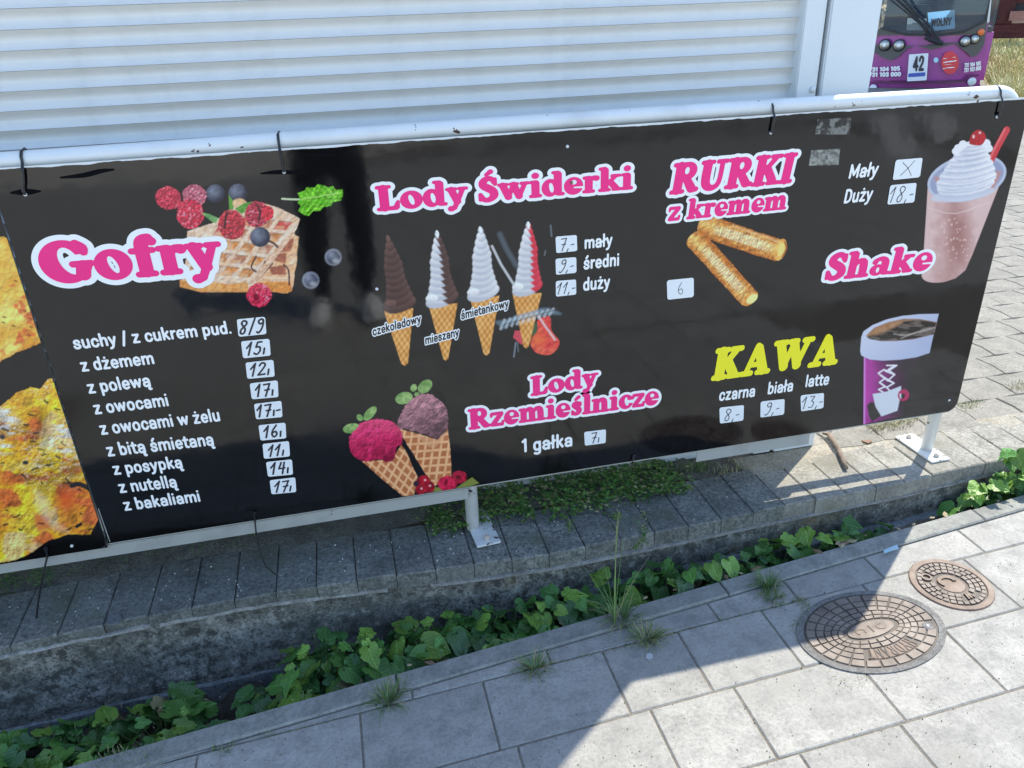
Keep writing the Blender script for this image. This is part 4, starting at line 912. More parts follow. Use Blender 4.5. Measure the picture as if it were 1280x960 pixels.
while x < 3.9:
    wd = .1085; j = random.uniform(-.003, .003)
    f0 = lambda q, j=j: LY(q)+j; f1 = lambda q: LY(q)+.222
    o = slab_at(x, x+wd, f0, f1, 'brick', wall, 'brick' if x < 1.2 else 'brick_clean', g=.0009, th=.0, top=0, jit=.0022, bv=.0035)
    me = o.data
    for v in me.vertices:
        v.co.z += LZ if v.co.z > -.02 else LZ
        if v.index < 4: v.co.z = LZ-FH(x)-.004
    x += wd; k += 1
# soil and moss behind the bricks, pavers on the right
mb = MB(); V = []; nx, ny = 150, 16
for j in range(ny+1):
    for i in range(nx+1):
        x = -3+4.205*i/nx; y = 1.952+.012*math.sin(x*9)+.022*float(fbm(np.array([x*100]), np.array([7.7]), 6, 3, 4)[0])+(2.6-1.93)*j/ny
        n_ = float(fbm(np.array([x*100]), np.array([y*100]), 8, 4, 9)[0])
        V.append((x, y, LZ-.004+(.022*n_ if x < 1.05 else -.002)+(-.01 if j == 0 else 0)))
mb.add(V, [(j*(nx+1)+i, j*(nx+1)+i+1, (j+1)*(nx+1)+i+1, (j+1)*(nx+1)+i) for j in range(ny) for i in range(nx)])
tagm(mb.obj('soil_behind_wall', M['dirt'], smooth=True, recalc=False))
mb = MB(); mb.prism([(1.2, 1.93), (1.9, 1.965), (6, 2.02), (6, 2.04), (1.2, 2.04)], lambda a, b: (a, b, LZ-.02), lambda a, b: (a, b, LZ-.001)); tagm(mb.obj('sand_strip', M['sand']))
mb = MB(); mb.box(1.2, 16, 2.03, 13.2, -.29, LZ-.005); yard = tagm(mb.obj('paver_yard', M['jointsand']))
def paver_mesh(w_, d_):
    P_ = []; c = .011      # interlocking block with kinked long sides
    P_ = [(0, 0), (w_*.5, -c), (w_, 0), (w_+c, d_*.5), (w_, d_), (w_*.5, d_-c), (0, d_), (c, d_*.5)]
    cx, cy = w_/2, d_/2; g = .988
    Q = [((a-cx)*g, (b-cy)*g) for a, b in P_]; R_ = [((a-cx)*(g-.03), (b-cy)*(g-.03)) for a, b in P_]
    mb = MB(); n = 8
    mb.add([(a, b, -.05) for a, b in Q]+[(a, b, -.004) for a, b in Q]+[(a, b, 0) for a, b in R_],
        [(i, (i+1) % n, n+(i+1) % n, n+i) for i in range(n)]+[(n+i, n+(i+1) % n, 2*n+(i+1) % n, 2*n+i) for i in range(n)]+[tuple(range(2*n, 3*n))])
    return mb.mesh('paver', M['paver'])
pme = paver_mesh(.2, .165); cnt = 0; far = MB()
placed = set()
for j in range(64):
    for i in range(64):
        x = 1.46+i*.2+(.1 if j % 2 else 0); y = 2.085+j*.165
        u, v = proj(np.array(x), np.array(y), np.array(LZ))
        if y < 6.3 and 900 < u < 1400 and v > 90 and cnt < 290:
            if u < 1130 and y > 2.6: far.box(x-.097, x+.097, y-.08, y+.08, LZ-.03, LZ+random.uniform(-.001, .001)); continue
            o = link('paver', pme, yard); o.location = (x, y, LZ+random.uniform(-.0015, .0015)); cnt += 1
        elif x > 1.55 or y < 2.2:
            far.box(x-.097, x+.097, y-.08, y+.08, LZ-.03, LZ+random.uniform(-.001, .001))
far.obj('far_pavers', M['paver'], yard, kind='stuff')

# ======================= RAILING =======================
rail = empty('railing', (0, 0, 0), 'white painted tube railing with chipped paint, bolted on the low wall', 'railing')
RY, RZ, RR = 1.879, 1.2515, .0195
px_ = 1.846
pts = [(x, RY+.001*math.sin(x*3), RZ+.004*math.sin((x+.2)*1.5)) for x in np.linspace(-2.4, 1.785, 60)]
c = 1.791
for k in range(9):
    a = math.radians(90-90*k/8); pts.append((c+.055*math.cos(a), RY, RZ-.055+.055*math.sin(a)))
pts[-1] = (px_, RY+.002, RZ-.06)
mb = MB(); mb.tube(pts, RR, 20, cap=True); mb.obj('top_rail', M['railwhite'], rail, True)
mb = MB(); mb.tube([(px_, RY+.002, RZ-.0605), (px_, RY+.01, .7), (px_, RY+.024, LZ+.006)], RR, 18); mb.obj('post', M['railwhite'], rail, True)
for X0 in (.274, -1.28):
    mb = MB(); mb.tube([(X0, RY+.004, RZ-.02), (X0, RY+.012, .7), (X0, RY+.012, LZ+.006)], RR, 18); mb.obj('post', M['railwhite'], rail, True)
mb = MB(); mb.tube([(-2.4, RY+.016, .268), (px_, RY+.016, .268)], .019, 12); mb.obj('lower_rail', M['railwhite'], rail, True)
mb = MB(); mb.box(-2.4, .262, YP+.0065, YP+.0105, .234, .27); mb.obj('flat_bar', M['barwhite'], rail)
mb = MB(); mb.box(.97, 1.352, YP+.0065, YP+.0105, S(1010, 555, YP+.0065)[1], .272); mb.obj('flat_bar', M['barwhite'], rail)
M['boltp'] = paintmat('weathered_bolt_paint', (.45,.4,.34), .6, True, .9)
def baseplate(x, y, rot=0, holes=False):
    mb = MB(); mb.box(-.036, .036, -.09, .09, 0, .007); o = mb.obj('base_plate', M['platewhite'], rail, bevel=.0015); o.location = (x, y, LZ+.003); o.rotation_euler.z = rot
    for s_ in (-1, 1):
        mb = MB(); mb.tube([(0, s_*.066, .007), (0, s_*.066, .017), (0, s_*.066, .019)], [.009, .009, .006], 6); mb.tube([(0, s_*.066, .016), (0, s_*.066, .021)], .0045, 10)
        b = mb.obj('bolt', M['boltp'], o)
baseplate(.297, 1.885, math.radians(4)); baseplate(1.838, 1.915, math.radians(1)); baseplate(-1.28, 1.885)
mb = MB(); V = []; n = 620      # ragged white lip of the board above the vinyl
for i in range(n+1):
    x = -1.9+(XR+1.9)*i/n; q = float(fbm(np.array([x*100]), np.array([3.3]), 3.5, 4, 2)[0])
    V += [(x, YP-.0012, ZT-.0015+.007*max(-.25, q-.55)), (x, YP-.0012, ZT+.0025)]
mb.add(V, [(2*i, 2*i+2, 2*i+3, 2*i+1) for i in range(n)]); mb.obj('board_lip', M['railwhite'], banner, recalc=False)
# --- cable ties ---
def tie(px0, py0, hole, label, group='cable ties holding the banners', tail=None, wide=.0031):
    x0 = S(px0, py0, RY-RR)[0]; hx, hz = S(*hole)
    pts = []
    for k in range(13):
        a = math.radians(-50+k*245/12); pts.append((x0+.002*k/12, RY-(RR+.0022)*math.cos(a), RZ+(RR+.0022)*math.sin(a)))
    P2 = [(hx, YP-.004, hz), (hx*.9+x0*.1, YP-.0065, hz+.012), ((hx+x0)/2, YP-.008, (hz+RZ-.02)/2), (x0, YP-.009, RZ-.02), (x0, RY-RR-.005, RZ-.004), (x0, RY-RR-.002, RZ+.008), (x0, RY-RR*.6, RZ+RR*.88), (x0+.003, RY+.004, RZ+RR+.0015), (x0+.005, RY+RR, RZ+.004)]
    mb = MB(); mb.tube(P2, wide, 6, flat=.5)
    mb.box(hx-.003, hx+.003, YP-.0085, YP-.003, hz+.006, hz+.013)
    o = mb.obj('cable_tie', M['tie'], None, False)
    if tail:
        q = [(S(*p)[0], YP-.006-.004*i, S(*p)[1]) for i, p in enumerate(tail)]
        mb = MB(); mb.tube(q, .0013, 5); mb.obj('tail', M['tie'], o)
    return tag(o, label, 'cable tie', group)
tie(25, 190, (32, 243), 'black cable tie round the white rail at its left end, above the heading Gofry')
tie(347, 168, (355, 215), 'black cable tie round the white rail above the waffle and the mint leaf')
tie(967, 122, (963, 166), 'black cable tie round the white rail above the end of the heading RURKI')
tie(1252, 108, (1246, 146), 'black cable tie round the white rail above the red straw of the shake')
def low_tie(pts, label, r=.0022):
    q = []
    for i, p in enumerate(pts):
        x, z = S(p[0], p[1]); q.append((x, YP-(p[2] if len(p) > 2 else .006), z))
    mb = MB(); mb.tube(q, [r*1.3]+[r]*(len(q)-1), 6); mb.box(q[0][0]-.004, q[0][0]+.004, YP-.008, YP-.002, q[0][2]-.004, q[0][2]+.004)
    tag(mb.obj('cable_tie', M['tie']), label, 'cable tie', 'cable ties holding the banners')
low_tie([(318,640),(319,652),(321,668,.012),(325,684,.02),(333,700,.03),(346,709,.035)], 'black cable tie with a long curved tail hanging below the price list of the waffles')
low_tie([(58,684),(60,694),(56,712,.014),(51,745,.022),(48,779,.03)], 'black cable tie with a straight tail hanging below the pizza banner', .0026)
low_tie([(133,673),(133,680),(128,683,.008)], 'short black cable tie at the seam between pizza banner and menu banner')
low_tie([(791,571),(789,577,.008),(787,577,.012)], 'tiny hooked black cable tie below the sticker beside 1 gałka')

# ======================= KIOSK =======================
KY = 2.04; KH = 2.62
kio = empty('kiosk', (0, 0, 0), 'white sales kiosk with its ribbed roller shutter closed, behind the railing', 'kiosk')
kx = lambda p: S(p[0], p[1], KY)[0]
xs0, xg1, xp0, xr = kx((1003, 58)), kx((1027, 58)), kx((1033, 58)), kx((1095, 56))
mb = MB(); mb.box(-3.2, xr-.03, KY+.08, KY+2.4, LZ, KH-.02); mb.obj('wall', M['wallwhite'], kio)
mb = MB(); mb.box(-3.3, xr, KY, KY+2.5, KH-.02, KH+.06); mb.obj('roof', M['wallwhite'], kio)
mb = MB(); mb.box(xp0, xr, KY-.001, KY+.079, LZ, KH-.021); mb.obj('corner_post', M['wallwhite'], kio, bevel=.004)
mb = MB(); mb.box(xg1, xp0+.003, KY+.02, KY+.07, LZ, KH-.25); mb.obj('seal', M['seal'], kio)
mb = MB(); mb.box(xs0, xg1, KY+.006, KY+.06, LZ, KH-.251); gd = mb.obj('shutter_guide', M['wallwhite'], kio, bevel=.003)
mb = MB(); mb.box(xg1-.004, xg1+.005, KY+.008, KY+.04, LZ, KH-.252); mb.obj('guide_lip', M['wallwhite'], gd)
mb = MB(); mb.box(-3.2, xp0-.002, KY+.004, KY+.078, KH-.249, KH-.0215); mb.obj('shutter_box', M['wallwhite'], kio, bevel=.004)
mb = MB(); mb.box(-3.2, xs0, KY+.04, KY+.0795, LZ, LZ+.25); mb.obj('sill', M['wallwhite'], kio)
x, z = S(1017, 112, KY); mb = MB(); mb.tube([(x, KY+.006, z), (x, KY+.002, z), (x, KY-.001, z)], [.009, .009, .004], 10); mb.obj('screw', M['railwhite'], gd, True)
sh = MB(); sh.box(-3.2, xs0, KY+.06, KY+.063, LZ+.25, KH-.25); sh = sh.obj('roller_shutter', M['seal'], kio)
pit = .0418
prof = []
for k in range(11):
    t = k/10; prof.append((.0135*(1-math.sin(math.pi*min(1, t*1.02))**.8)-.002*(t > .95), t*pit*.985))
sl_ = MB(); n = len(prof)
V = []
for xx in (-3.2, xs0+.004):
    V += [(xx, -d, z) for d, z in prof]+[(xx, .01, prof[-1][1]), (xx, .01, 0)]
m_ = n+2
sl_.add(V, [(i, i+1, m_+i+1, m_+i) for i in range(m_-1)]+[(m_-1, 0, m_, 2*m_-1)]+[tuple(range(m_))[::-1], tuple(range(m_, 2*m_))])
slm = sl_.mesh('slat', M['shutter'])
bm = bmesh.new(); bm.from_mesh(slm); bmesh.ops.recalc_face_normals(bm, faces=bm.faces[:]); bm.to_mesh(slm); bm.free()
for p in slm.polygons: p.use_smooth = len(p.vertices) == 4
slm.set_sharp_from_angle(angle=math.radians(40))
zt0 = S(5, 11, KY+.035)[1]
kk = -int((zt0-LZ-.25)/pit)
z = zt0+kk*pit
while z < KH-.3:
    o = link('slat', slm, sh); o.location = (0, KY+.045, z); z += pit
# ======================= MANHOLE COVERS =======================
def irn(name, c0, c1, c2, metal=.35):
    t = NT(name); a = t.noise(14, 6, .65); b = t.noise(160, 3, .6)
    c = t.ramp(a, [(.32, c0), (.5, c1), (.7, c2)]); return t.fin(c, .62, t.bump(b, .5, .001), Metallic=metal)
M['iron'] = irn('worn_brown_iron', (.08,.062,.05), (.15,.12,.098), (.21,.18,.155), .15)
M['irondark'] = irn('dark_iron_groove', (.035,.027,.022), (.06,.048,.04), (.12,.09,.065), .1)
M['ironrust'] = irn('rusty_cast_iron', (.08,.052,.036), (.15,.102,.074), (.2,.155,.12), .1)
M['ringc'] = concrete('cast_ring', (.1,.098,.09), (.17,.165,.155), (.24,.23,.215), 20, .4, .5)
def disc(r, z0, z1, n=64, ri=None):
    mb = MB(); b = .002
    if ri is None:
        mb.add([(r*math.cos(2*math.pi*k/n), r*math.sin(2*math.pi*k/n), z0) for k in range(n)]+[(r*math.cos(2*math.pi*k/n), r*math.sin(2*math.pi*k/n), z1-b) for k in range(n)]+[((r-b)*math.cos(2*math.pi*k/n), (r-b)*math.sin(2*math.pi*k/n), z1) for k in range(n)],
            [(k, (k+1) % n, n+(k+1) % n, n+k) for k in range(n)]+[(n+k, n+(k+1) % n, 2*n+(k+1) % n, 2*n+k) for k in range(n)]+[tuple(range(2*n, 3*n))])
    else:
        P = [(ri, z0), (r, z0), (r, z1-b), (r-b, z1), (ri+b, z1), (ri, z1-b)]; m = len(P)
        mb.add([(q*math.cos(2*math.pi*k/n), q*math.sin(2*math.pi*k/n), z) for k in range(n) for q, z in P], [(k*m+i, ((k+1) % n)*m+i, ((k+1) % n)*m+(i+1) % m, k*m+(i+1) % m) for k in range(n) for i in range(m)])
    return mb
def cell(mb, fn, a0, a1, t0, t1, ga, gt, z0=.002, z1=.0052, n=3):
    lo = []; hi = []
    for A_, T_ in [(a0+ga+(a1-a0-2*ga)*k/n, t0+gt) for k in range(n+1)]+[(a1-ga-(a1-a0-2*ga)*k/n, t1-gt) for k in range(n+1)]: lo.append(fn(A_, T_))
    c = (sum(p[0] for p in lo)/len(lo), sum(p[1] for p in lo)/len(lo)); m = len(lo)
    hi = [(c[0]+(p[0]-c[0])*.9, c[1]+(p[1]-c[1])*.9) for p in lo]
    mb.add([(p[0], p[1], z0) for p in lo]+[(p[0], p[1], z1) for p in hi], [(i, (i+1) % m, m+(i+1) % m, m+i) for i in range(m)]+[tuple(range(m, 2*m))])
def dirang(p, q): a = G(*p); b = G(*q); return math.atan2(b[1]-a[1], b[0]-a[0])
def letters3d(text, fn, sc, parent, mat, z0, z1, r=4.5):
    mb = MB(); x = -word_w(text, SANS, 6)/2
    for ch in text:
        adv, ops = SANS[ch]
        for op in ops:
            for (ax, ay), (bx, by) in zip(op[:-1], op[1:]):
                dx, dy = bx-ax, by-ay; L = math.hypot(dx, dy); nx_, ny_ = -dy/L*r, dx/L*r; ex, ey = dx/L*r*.8, dy/L*r*.8
                Q = [fn((x+u)*sc, v*sc) for u, v in ((ax+nx_-ex, ay+ny_-ey), (ax-nx_-ex, ay-ny_-ey), (bx-nx_+ex, by-ny_+ey), (bx+nx_+ex, by+ny_+ey))]
                zz = z1+random.uniform(0, .0003)
                mb.add([(p[0], p[1], z0) for p in Q]+[(p[0], p[1], zz) for p in Q], [(0,1,5,4),(1,2,6,5),(2,3,7,6),(3,0,4,7),(4,5,6,7)])
        x += adv+6
    return mb.obj('lettering', M[mat], parent)
C1 = (1.222, 1.305); R1 = .182
cv = empty('manhole_cover', (C1[0], C1[1], .0), 'large oval iron hydrant cover with an oval plate in its middle, half in shade', 'manhole cover', 'manhole covers in the pavement')
ax = dirang((1053,798), (1120,779)); ta = dirang((1086,788), (1114,815))-ax
_p = np.array(G(1179, 788))-np.array(G(992, 790)); _q = np.array(G(1083, 736.5))-np.array(G(1093, 839)); _u, _s, _vt = np.linalg.svd(np.array([_p/2, _q/2]).T)
RA, RB = float(_s[0]), float(_s[1]); ax = math.atan2(_u[1, 0], _u[0, 0])
ax = ax if abs(ax) < 1.58 else ax+math.pi
ta = dirang((1086,788), (1114,815))-ax
def oval_(mb, kx_, ky_): mb.v = [((a*kx_)*math.cos(ax)-(b*ky_)*math.sin(ax), (a*kx_)*math.sin(ax)+(b*ky_)*math.cos(ax), c) for a, b, c in mb.v]; return mb
oval_(disc(1, -.02, .0035, ri=.9), RA, RB).obj('ring', M['ringc'], cv)
oval_(disc(1, -.02, .002), RA*.895, RB*.895).obj('lid', M['irondark'], cv)
def rf(a, t):
    A_ = .078+(RA*.88-.078)*t; B_ = .026+(RB*.88-.026)*t; x, y = A_*math.cos(a), B_*math.sin(a)
    return x*math.cos(ax)-y*math.sin(ax), x*math.sin(ax)+y*math.cos(ax)
mb = MB(); tb = [.06,.2,.36,.54,.75,1.0]
tx0, tx1 = ta-.52, ta+.52
for i in range(5):
    ns = 26 if i > 1 else 22
    for k in range(ns):
        a0 = 2*math.pi*k/ns; am = a0+math.pi/ns; d = (am-ta+math.pi) % (2*math.pi)-math.pi
        if i in (2, 3) and abs(d) < .55: continue
        if i == 4 and abs((am-(ta+1.12)+math.pi) % (2*math.pi)-math.pi) < .1: continue
        cell(mb, rf, a0, a0+2*math.pi/ns, tb[i], tb[i+1], .012, .012)
mb.obj('relief', M['iron'], cv)
mb = MB(); cell(mb, rf, ta-.52, ta+.52, tb[2], tb[4], .01, .012, .002, .0044, 8); mb.obj('name_plate', M['ironrust'], cv)
oval = MB(); oval.prism([(.070*math.cos(2*math.pi*k/36), .0255*math.sin(2*math.pi*k/36)) for k in range(36)], lambda a, b: (a*math.cos(ax)-b*math.sin(ax), a*math.sin(ax)+b*math.cos(ax), .001), lambda a, b: (a*math.cos(ax)-b*math.sin(ax), a*math.sin(ax)+b*math.cos(ax), .0052)); oval.obj('oval_plate', M['iron'], cv)
def tf(u, v):       # text runs round the lid, feet outward
    A_ = .158-(.158-.072)*.33; rr_ = .128; a = ta-u/rr_; R_ = rr_-v+.012
    x, y = R_*math.cos(a)*1.0, R_*math.sin(a)*.93
    return x*math.cos(ax)-y*math.sin(ax), x*math.sin(ax)+y*math.cos(ax)
def tf2(u, v):
    return rf(ta+u/.125, .37+v/.075)
    x, y = 0, 0
    return x*math.cos(ax)-y*math.sin(ax), x*math.sin(ax)+y*math.cos(ax)
letters3d('HYDRANT', lambda u, v: tf2(-u, v), .00036, cv, 'irondark', .0042, .0056, 4)
bx0 = rf(ta+1.15, .78); mb = disc(.014, .002, .0065, 20); mb.v = [(a+bx0[0], b+bx0[1], c) for a, b, c in mb.v]; mb.obj('key_plug', M['ringc'], cv)
mb = disc(.004, .002, .0085, 12); mb.v = [(a+bx0[0], b+bx0[1], c) for a, b, c in mb.v]; mb.obj('plug_pin', M['railwhite'], cv)
def ringmb(cx, cy, rx, ry, a0, a1, wd, z0, z1, n=20):
    mb = MB(); P = []
    for s_ in (1, -1):
        for k in (range(n+1) if s_ > 0 else range(n, -1, -1)):
            a = a0+(a1-a0)*k/n; P.append((cx+(rx+s_*wd/2)*math.cos(a), cy+(ry+s_*wd/2)*math.sin(a)))
    m = len(P); V = [(p[0], p[1], z0) for p in P]+[(p[0], p[1], z1) for p in P]; Fs = []
    for k in range(n): Fs.append((m+k, m+k+1, m+m-2-k, m+m-1-k))
    for i in range(m): Fs.append((i, (i+1) % m, m+(i+1) % m, m+i))
    mb.add(V, Fs); return mb
for s_ in (-1, 1):
    c_ = (s_*.032*math.cos(ax), s_*.032*math.sin(ax)); ringmb(c_[0], c_[1], .013, .009, .3+s_, 5.2+s_, .004, .005, .0066).obj('knob_loop', M['ironrust'], cv)
mb = MB(); mb.box(-.0015, .0015, -.012, .012, .005, .0064); o = mb.obj('bar_mark', M['irondark'], cv); o.rotation_euler.z = ax
C2 = (1.547, 1.402); R2 = .108
c2 = empty('manhole_cover', (C2[0], C2[1], 0), 'smaller round rusty water valve cover in full sun beside the hydrant cover', 'manhole cover', 'manhole covers in the pavement')
disc(R2, -.02, .005, 48, ri=.090).obj('ring', M['ironrust'], c2)
disc(.0895, -.02, .0015, 48).obj('lid', M['irondark'], c2)
ca = dirang((1185,728), (1168,722)); mb = MB()
rf2 = lambda a, t: (t*math.cos(a), t*math.sin(a))
for i, (t0, t1) in enumerate(((.074,.088), (.059,.074), (.044,.059))):
    ns = (30, 24, 18)[i]
    for k in range(ns):
        am = 2*math.pi*(k+.5)/ns; d = (am-ca-.2+math.pi) % (2*math.pi)-math.pi; d2 = (am-ca-math.pi+.5+math.pi) % (2*math.pi)-math.pi
        if i > 0 and abs(d) < .34: continue
        if i > 0 and abs(d2) < .5: continue
        cell(mb, rf2, 2*math.pi*k/ns, 2*math.pi*(k+1)/ns, t0, t1, .018, .0012, .0015, .0056, 2)
mb.obj('relief', M['iron'], c2)
disc(.038, .001, .0034, 32).obj('hub', M['ironrust'], c2)
ringmb(.01*math.cos(ca), .01*math.sin(ca), .022, .018, ca-2.4, ca+1.6, .009, .003, .0075).obj('handle', M['ironrust'], c2)
p_ = rf2(ca+.2, .062); ringmb(p_[0], p_[1], .012, .012, 0, 6.283, .005, .0015, .0066).obj('lug', M['ironrust'], c2)
letters3d('W', lambda u, v: rf2(ca+math.pi-.5-u/.06, .044+v), .00034, c2, 'ironrust', .0015, .0064, 6)

# ======================= PLANTS =======================
def leafmat(name, c0, c1, rough=.42):
    t = NT(name); info = t.n('ShaderNodeObjectInfo'); a = t.noise(1.6, 4, .6)
    ve = t.n('ShaderNodeSeparateXYZ'); t.l(t.tc.outputs['Object'], ve.inputs[0])
    ab = t.n('ShaderNodeMath', _operation='ABSOLUTE'); t.l(ve.outputs[1], ab.inputs[0])
    mp = t.n('ShaderNodeMath', _operation='MULTIPLY_ADD'); t.l(ab.outputs[0], mp.inputs[0]); mp.inputs[1].default_value = -1.0; t.l(ve.outputs[0], mp.inputs[2])
    wv = t.n('ShaderNodeMath', _operation='PINGPONG'); t.l(mp.outputs[0], wv.inputs[0]); wv.inputs[1].default_value = .085
    vein = t.ramp(wv.outputs[0], [(.0, 1.0), (.012, 0.0)]); mid = t.ramp(ab.outputs[0], [(.0, 1.0), (.022, 0.0)])
    c = t.mix(a, c0, c1); c = t.mix(t.mix(1.0, vein, mid, 'ADD'), c, tuple(min(1, x*1.7+.012) for x in c1))
    rv = t.n('ShaderNodeMapRange'); t.l(info.outputs['Random'], rv.inputs[0]); rv.inputs[3].default_value = .62; rv.inputs[4].default_value = 1.35
    vm = t.n('ShaderNodeVectorMath', _operation='SCALE'); t.l(c, vm.inputs[0]); t.l(rv.outputs[0], vm.inputs['Scale'])
    t.fin(vm.outputs[0], rough, t.bump(t.mix(.5, a, wv.outputs[0]), .3, .03))
    tr = t.n('ShaderNodeBsdfTranslucent'); t.l(vm.outputs[0], tr.inputs[0]); ms = t.n('ShaderNodeMixShader'); ms.inputs[0].default_value = .28
    out = t.t.nodes['Material Output']; t.l(t.p.outputs[0], ms.inputs[1]); t.l(tr.outputs[0], ms.inputs[2]); t.l(ms.outputs[0], out.inputs[0])
    return t.m
LM = [leafmat('dark_green_leaf', (.035,.11,.028), (.065,.17,.042)), leafmat('green_leaf', (.06,.17,.03), (.1,.24,.048)),
      leafmat('yellow_green_leaf', (.12,.25,.035), (.19,.33,.055)), leafmat('withered_leaf', (.13,.14,.05), (.25,.2,.12), .7)]
def leaf_mesh(kind, fold, droop):
    half = {0: [(0,.0),(-.08,.17),(-.02,.34),(.14,.40),(.26,.36),(.36,.46),(.55,.40),(.62,.24),(.8,.2),(1.0,0)],
            1: [(0,.0),(-.1,.2),(-.04,.38),(.12,.47),(.3,.48),(.45,.44),(.6,.38),(.75,.27),(.88,.14),(1.0,0)],
            2: [(0,.0),(-.05,.14),(.02,.3),(.16,.36),(.2,.5),(.38,.48),(.42,.34),(.6,.3),(.72,.16),(1.0,0)]}[kind]
    mb = MB(); mid = [(x, 0) for x in (0, .2, .42, .64, .84, 1.0)]
    z = lambda x, y: fold*abs(y)-droop*x*x+.05*math.sin(x*9+y*7)
    for s_ in (1, -1):
        H = [(x, y*s_) for x, y in half]; inner = [(x*.62+.14, y*.5) for x, y in H[1:-1]]
        V = [(x, y, z(x, y)) for x, y in H]+[(x, y, z(x, y)-.01) for x, y in inner]+[(x, 0, z(x, 0)) for x, _ in mid]
        nH = len(H); nI = len(inner); Fs = []
        for i in range(nI-1): Fs.append((1+i, 2+i, nH+i+1, nH+i))
        Fs += [(0, 1, nH), (0, nH, nH+nI), (nH-2, nH-1, nH+nI-1)]
        mi_ = [0, 0, 1, 2, 3, 4, 4, 5]
        for i in range(nI-1):
            a, b = nH+nI+min(5, i*5//(nI-1)), nH+nI+min(5, (i+1)*5//(nI-1))
            Fs.append((nH+i, nH+i+1, b, a) if a != b else (nH+i, nH+i+1, a))
        Fs.append((nH+nI-1, nH-1, nH+nI+5)) if False else None
        mb.add(V, [f for f in Fs if f])
    me = mb.mesh('leaf', None, True); return me
LMS = []
for k in range(3):
    for f_, d_ in ((.25, .18), (.05, .32)):
        base = leaf_mesh(k, f_, d_)
        for m_ in range(4):
            me = base.copy(); me.materials.append(LM[m_]); LMS.append((k, m_, me))
def leafset(mi): return [me for k, m, me in LMS if m == mi]
LS = [leafset(i) for i in range(4)]
STEM = simple('green_stem', (.08,.12,.03), .6)
def plant(x, y, z0, rad, h, n, size, label, kinds=(.5,.38,.09,.03), tilt=.5, ry=.5, group='leafy seedlings in the strip below the wall'):
    p = empty('leafy_plant', (x, y, z0), label, 'plant', group, 0)
    st = MB()
    for i in range(n):
        a = random.uniform(0, 6.283); rr_ = rad*math.sqrt(random.random()); lz = h*(1-.45*(rr_/rad)**2)*random.uniform(.5, 1.05)
        lx, ly = rr_*math.cos(a), rr_*math.sin(a)*ry
        if y+ly > LY(x+lx)-.012: ly = LY(x+lx)-.015-y
        mi = int(np.searchsorted(np.cumsum(kinds), random.random()*.999)); 
        if lz > h*.78 and random.random() < .38: mi = 2  # upper leaves often turn yellow-green, sunlit tips put into the colour
        o = link('leaf', random.choice(LS[min(mi, 3)]), p); s_ = size*random.uniform(.38, 1.12)
        o.location = (lx, ly, lz); o.scale = (s_, s_*random.uniform(.85, 1.1), s_)
        az = math.atan2(ly-.02, lx)+random.uniform(-.9, .9)
        o.rotation_euler = (random.uniform(-.5, .7), random.uniform(-.25, tilt+.25), az)
        st.tube([(lx*.25, ly*.25, 0), (lx*.6, ly*.6, lz*.6), (lx, ly, lz)], .0012, 4, cap=False)
    o = st.obj('stem', STEM, p, recalc=False)
    return p
random.seed(21)
desc = ['at the far left end of the strip', 'second from the left end of the strip', 'third from the left end of the strip', 'ending the leftmost leafy run before the bare gap']
def strip_plants(xs, hs, lab, size=.08, n=38, rad=.12, kinds=(.5,.38,.09,.03), cap=.92):
    for i, x in enumerate(xs):
        ya, yb = kb(x)+.02, LY(x)-.02; y = ya+(yb-ya)*(.38 if x < -.5 else .5)
        plant(x, y, -.2, rad, hs[i] if isinstance(hs, (list, tuple)) else hs, n, size, lab[i], kinds, ry=min(1, (yb-ya)/2/rad*1.15))
strip_plants([-1.0,-.89,-.78,-.68,-.6], .15, ['lowest dark green leafy plant in the left bottom corner of the photo', 'dark green leafy plant right of the one in the left bottom corner', 'leafy plant with tiny pale flower heads in the leftmost leafy run',  'leafy plant with broad leaves left of the last one of the leftmost run', 'last leafy plant of the leftmost run before the bare gap'], size=.072, n=40, rad=.11)
strip_plants([-.27,-.19,-.09,.02,.12,.22,.32,.42,.5], [.2,.23,.2,.2,.22,.22,.2,.24,.22], ['bright leafed plant starting the long middle leafy run', 'second leafy plant of the middle run, light leaves on top', 'leafy plant in front of the seam of the two long bricks, middle run', 'leafy plant with yellowing leaves behind the kerb joint', 'leafy plant below and left of the middle railing post', 'leafy plant straight below the middle railing post', 'leafy plant below and right of the middle railing post', 'tall leafy plant hanging over the kerb right of the middle post', 'last leafy plant of the middle run before the small soil gap'], n=42, rad=.12, kinds=(.34,.42,.21,.03))
strip_plants([.66,.76,.86,.96,1.06,1.17,1.28,1.4,1.52], [.23,.25,.25,.25,.24,.24,.25,.23,.2], ['leafy plant just right of the tall grass stem', 'second leafy plant right of the tall grass stem', 'light leafed plant behind the grass tuft on the kerb', 'yellow green leafy plant above the green grass tuft', 'leafy plant below the caption czarna', 'leafy plant with sunlit leaf tips below the caption biała', 'leafy plant in dappled sun below the caption latte', 'leafy plant in dappled sun under the fallen stick', 'small leafy plant near the shadow edge on the kerb'], n=30, rad=.115, size=.068, kinds=(.36,.42,.2,.02))
strip_plants([1.95,2.07,2.2,2.34], [.31,.36,.36,.33], ['sunlit leafy plant right of the right post base plate', 'tall sunlit yellow green plant leaning on the wall near the right edge', 'sunlit leafy plant second from the right edge', 'sunlit leafy plant at the right edge of the photo'], n=40, rad=.11, size=.06, kinds=(.1,.4,.48,.02))
mb = MB()      # dead leaves and crumbs caught in the strip
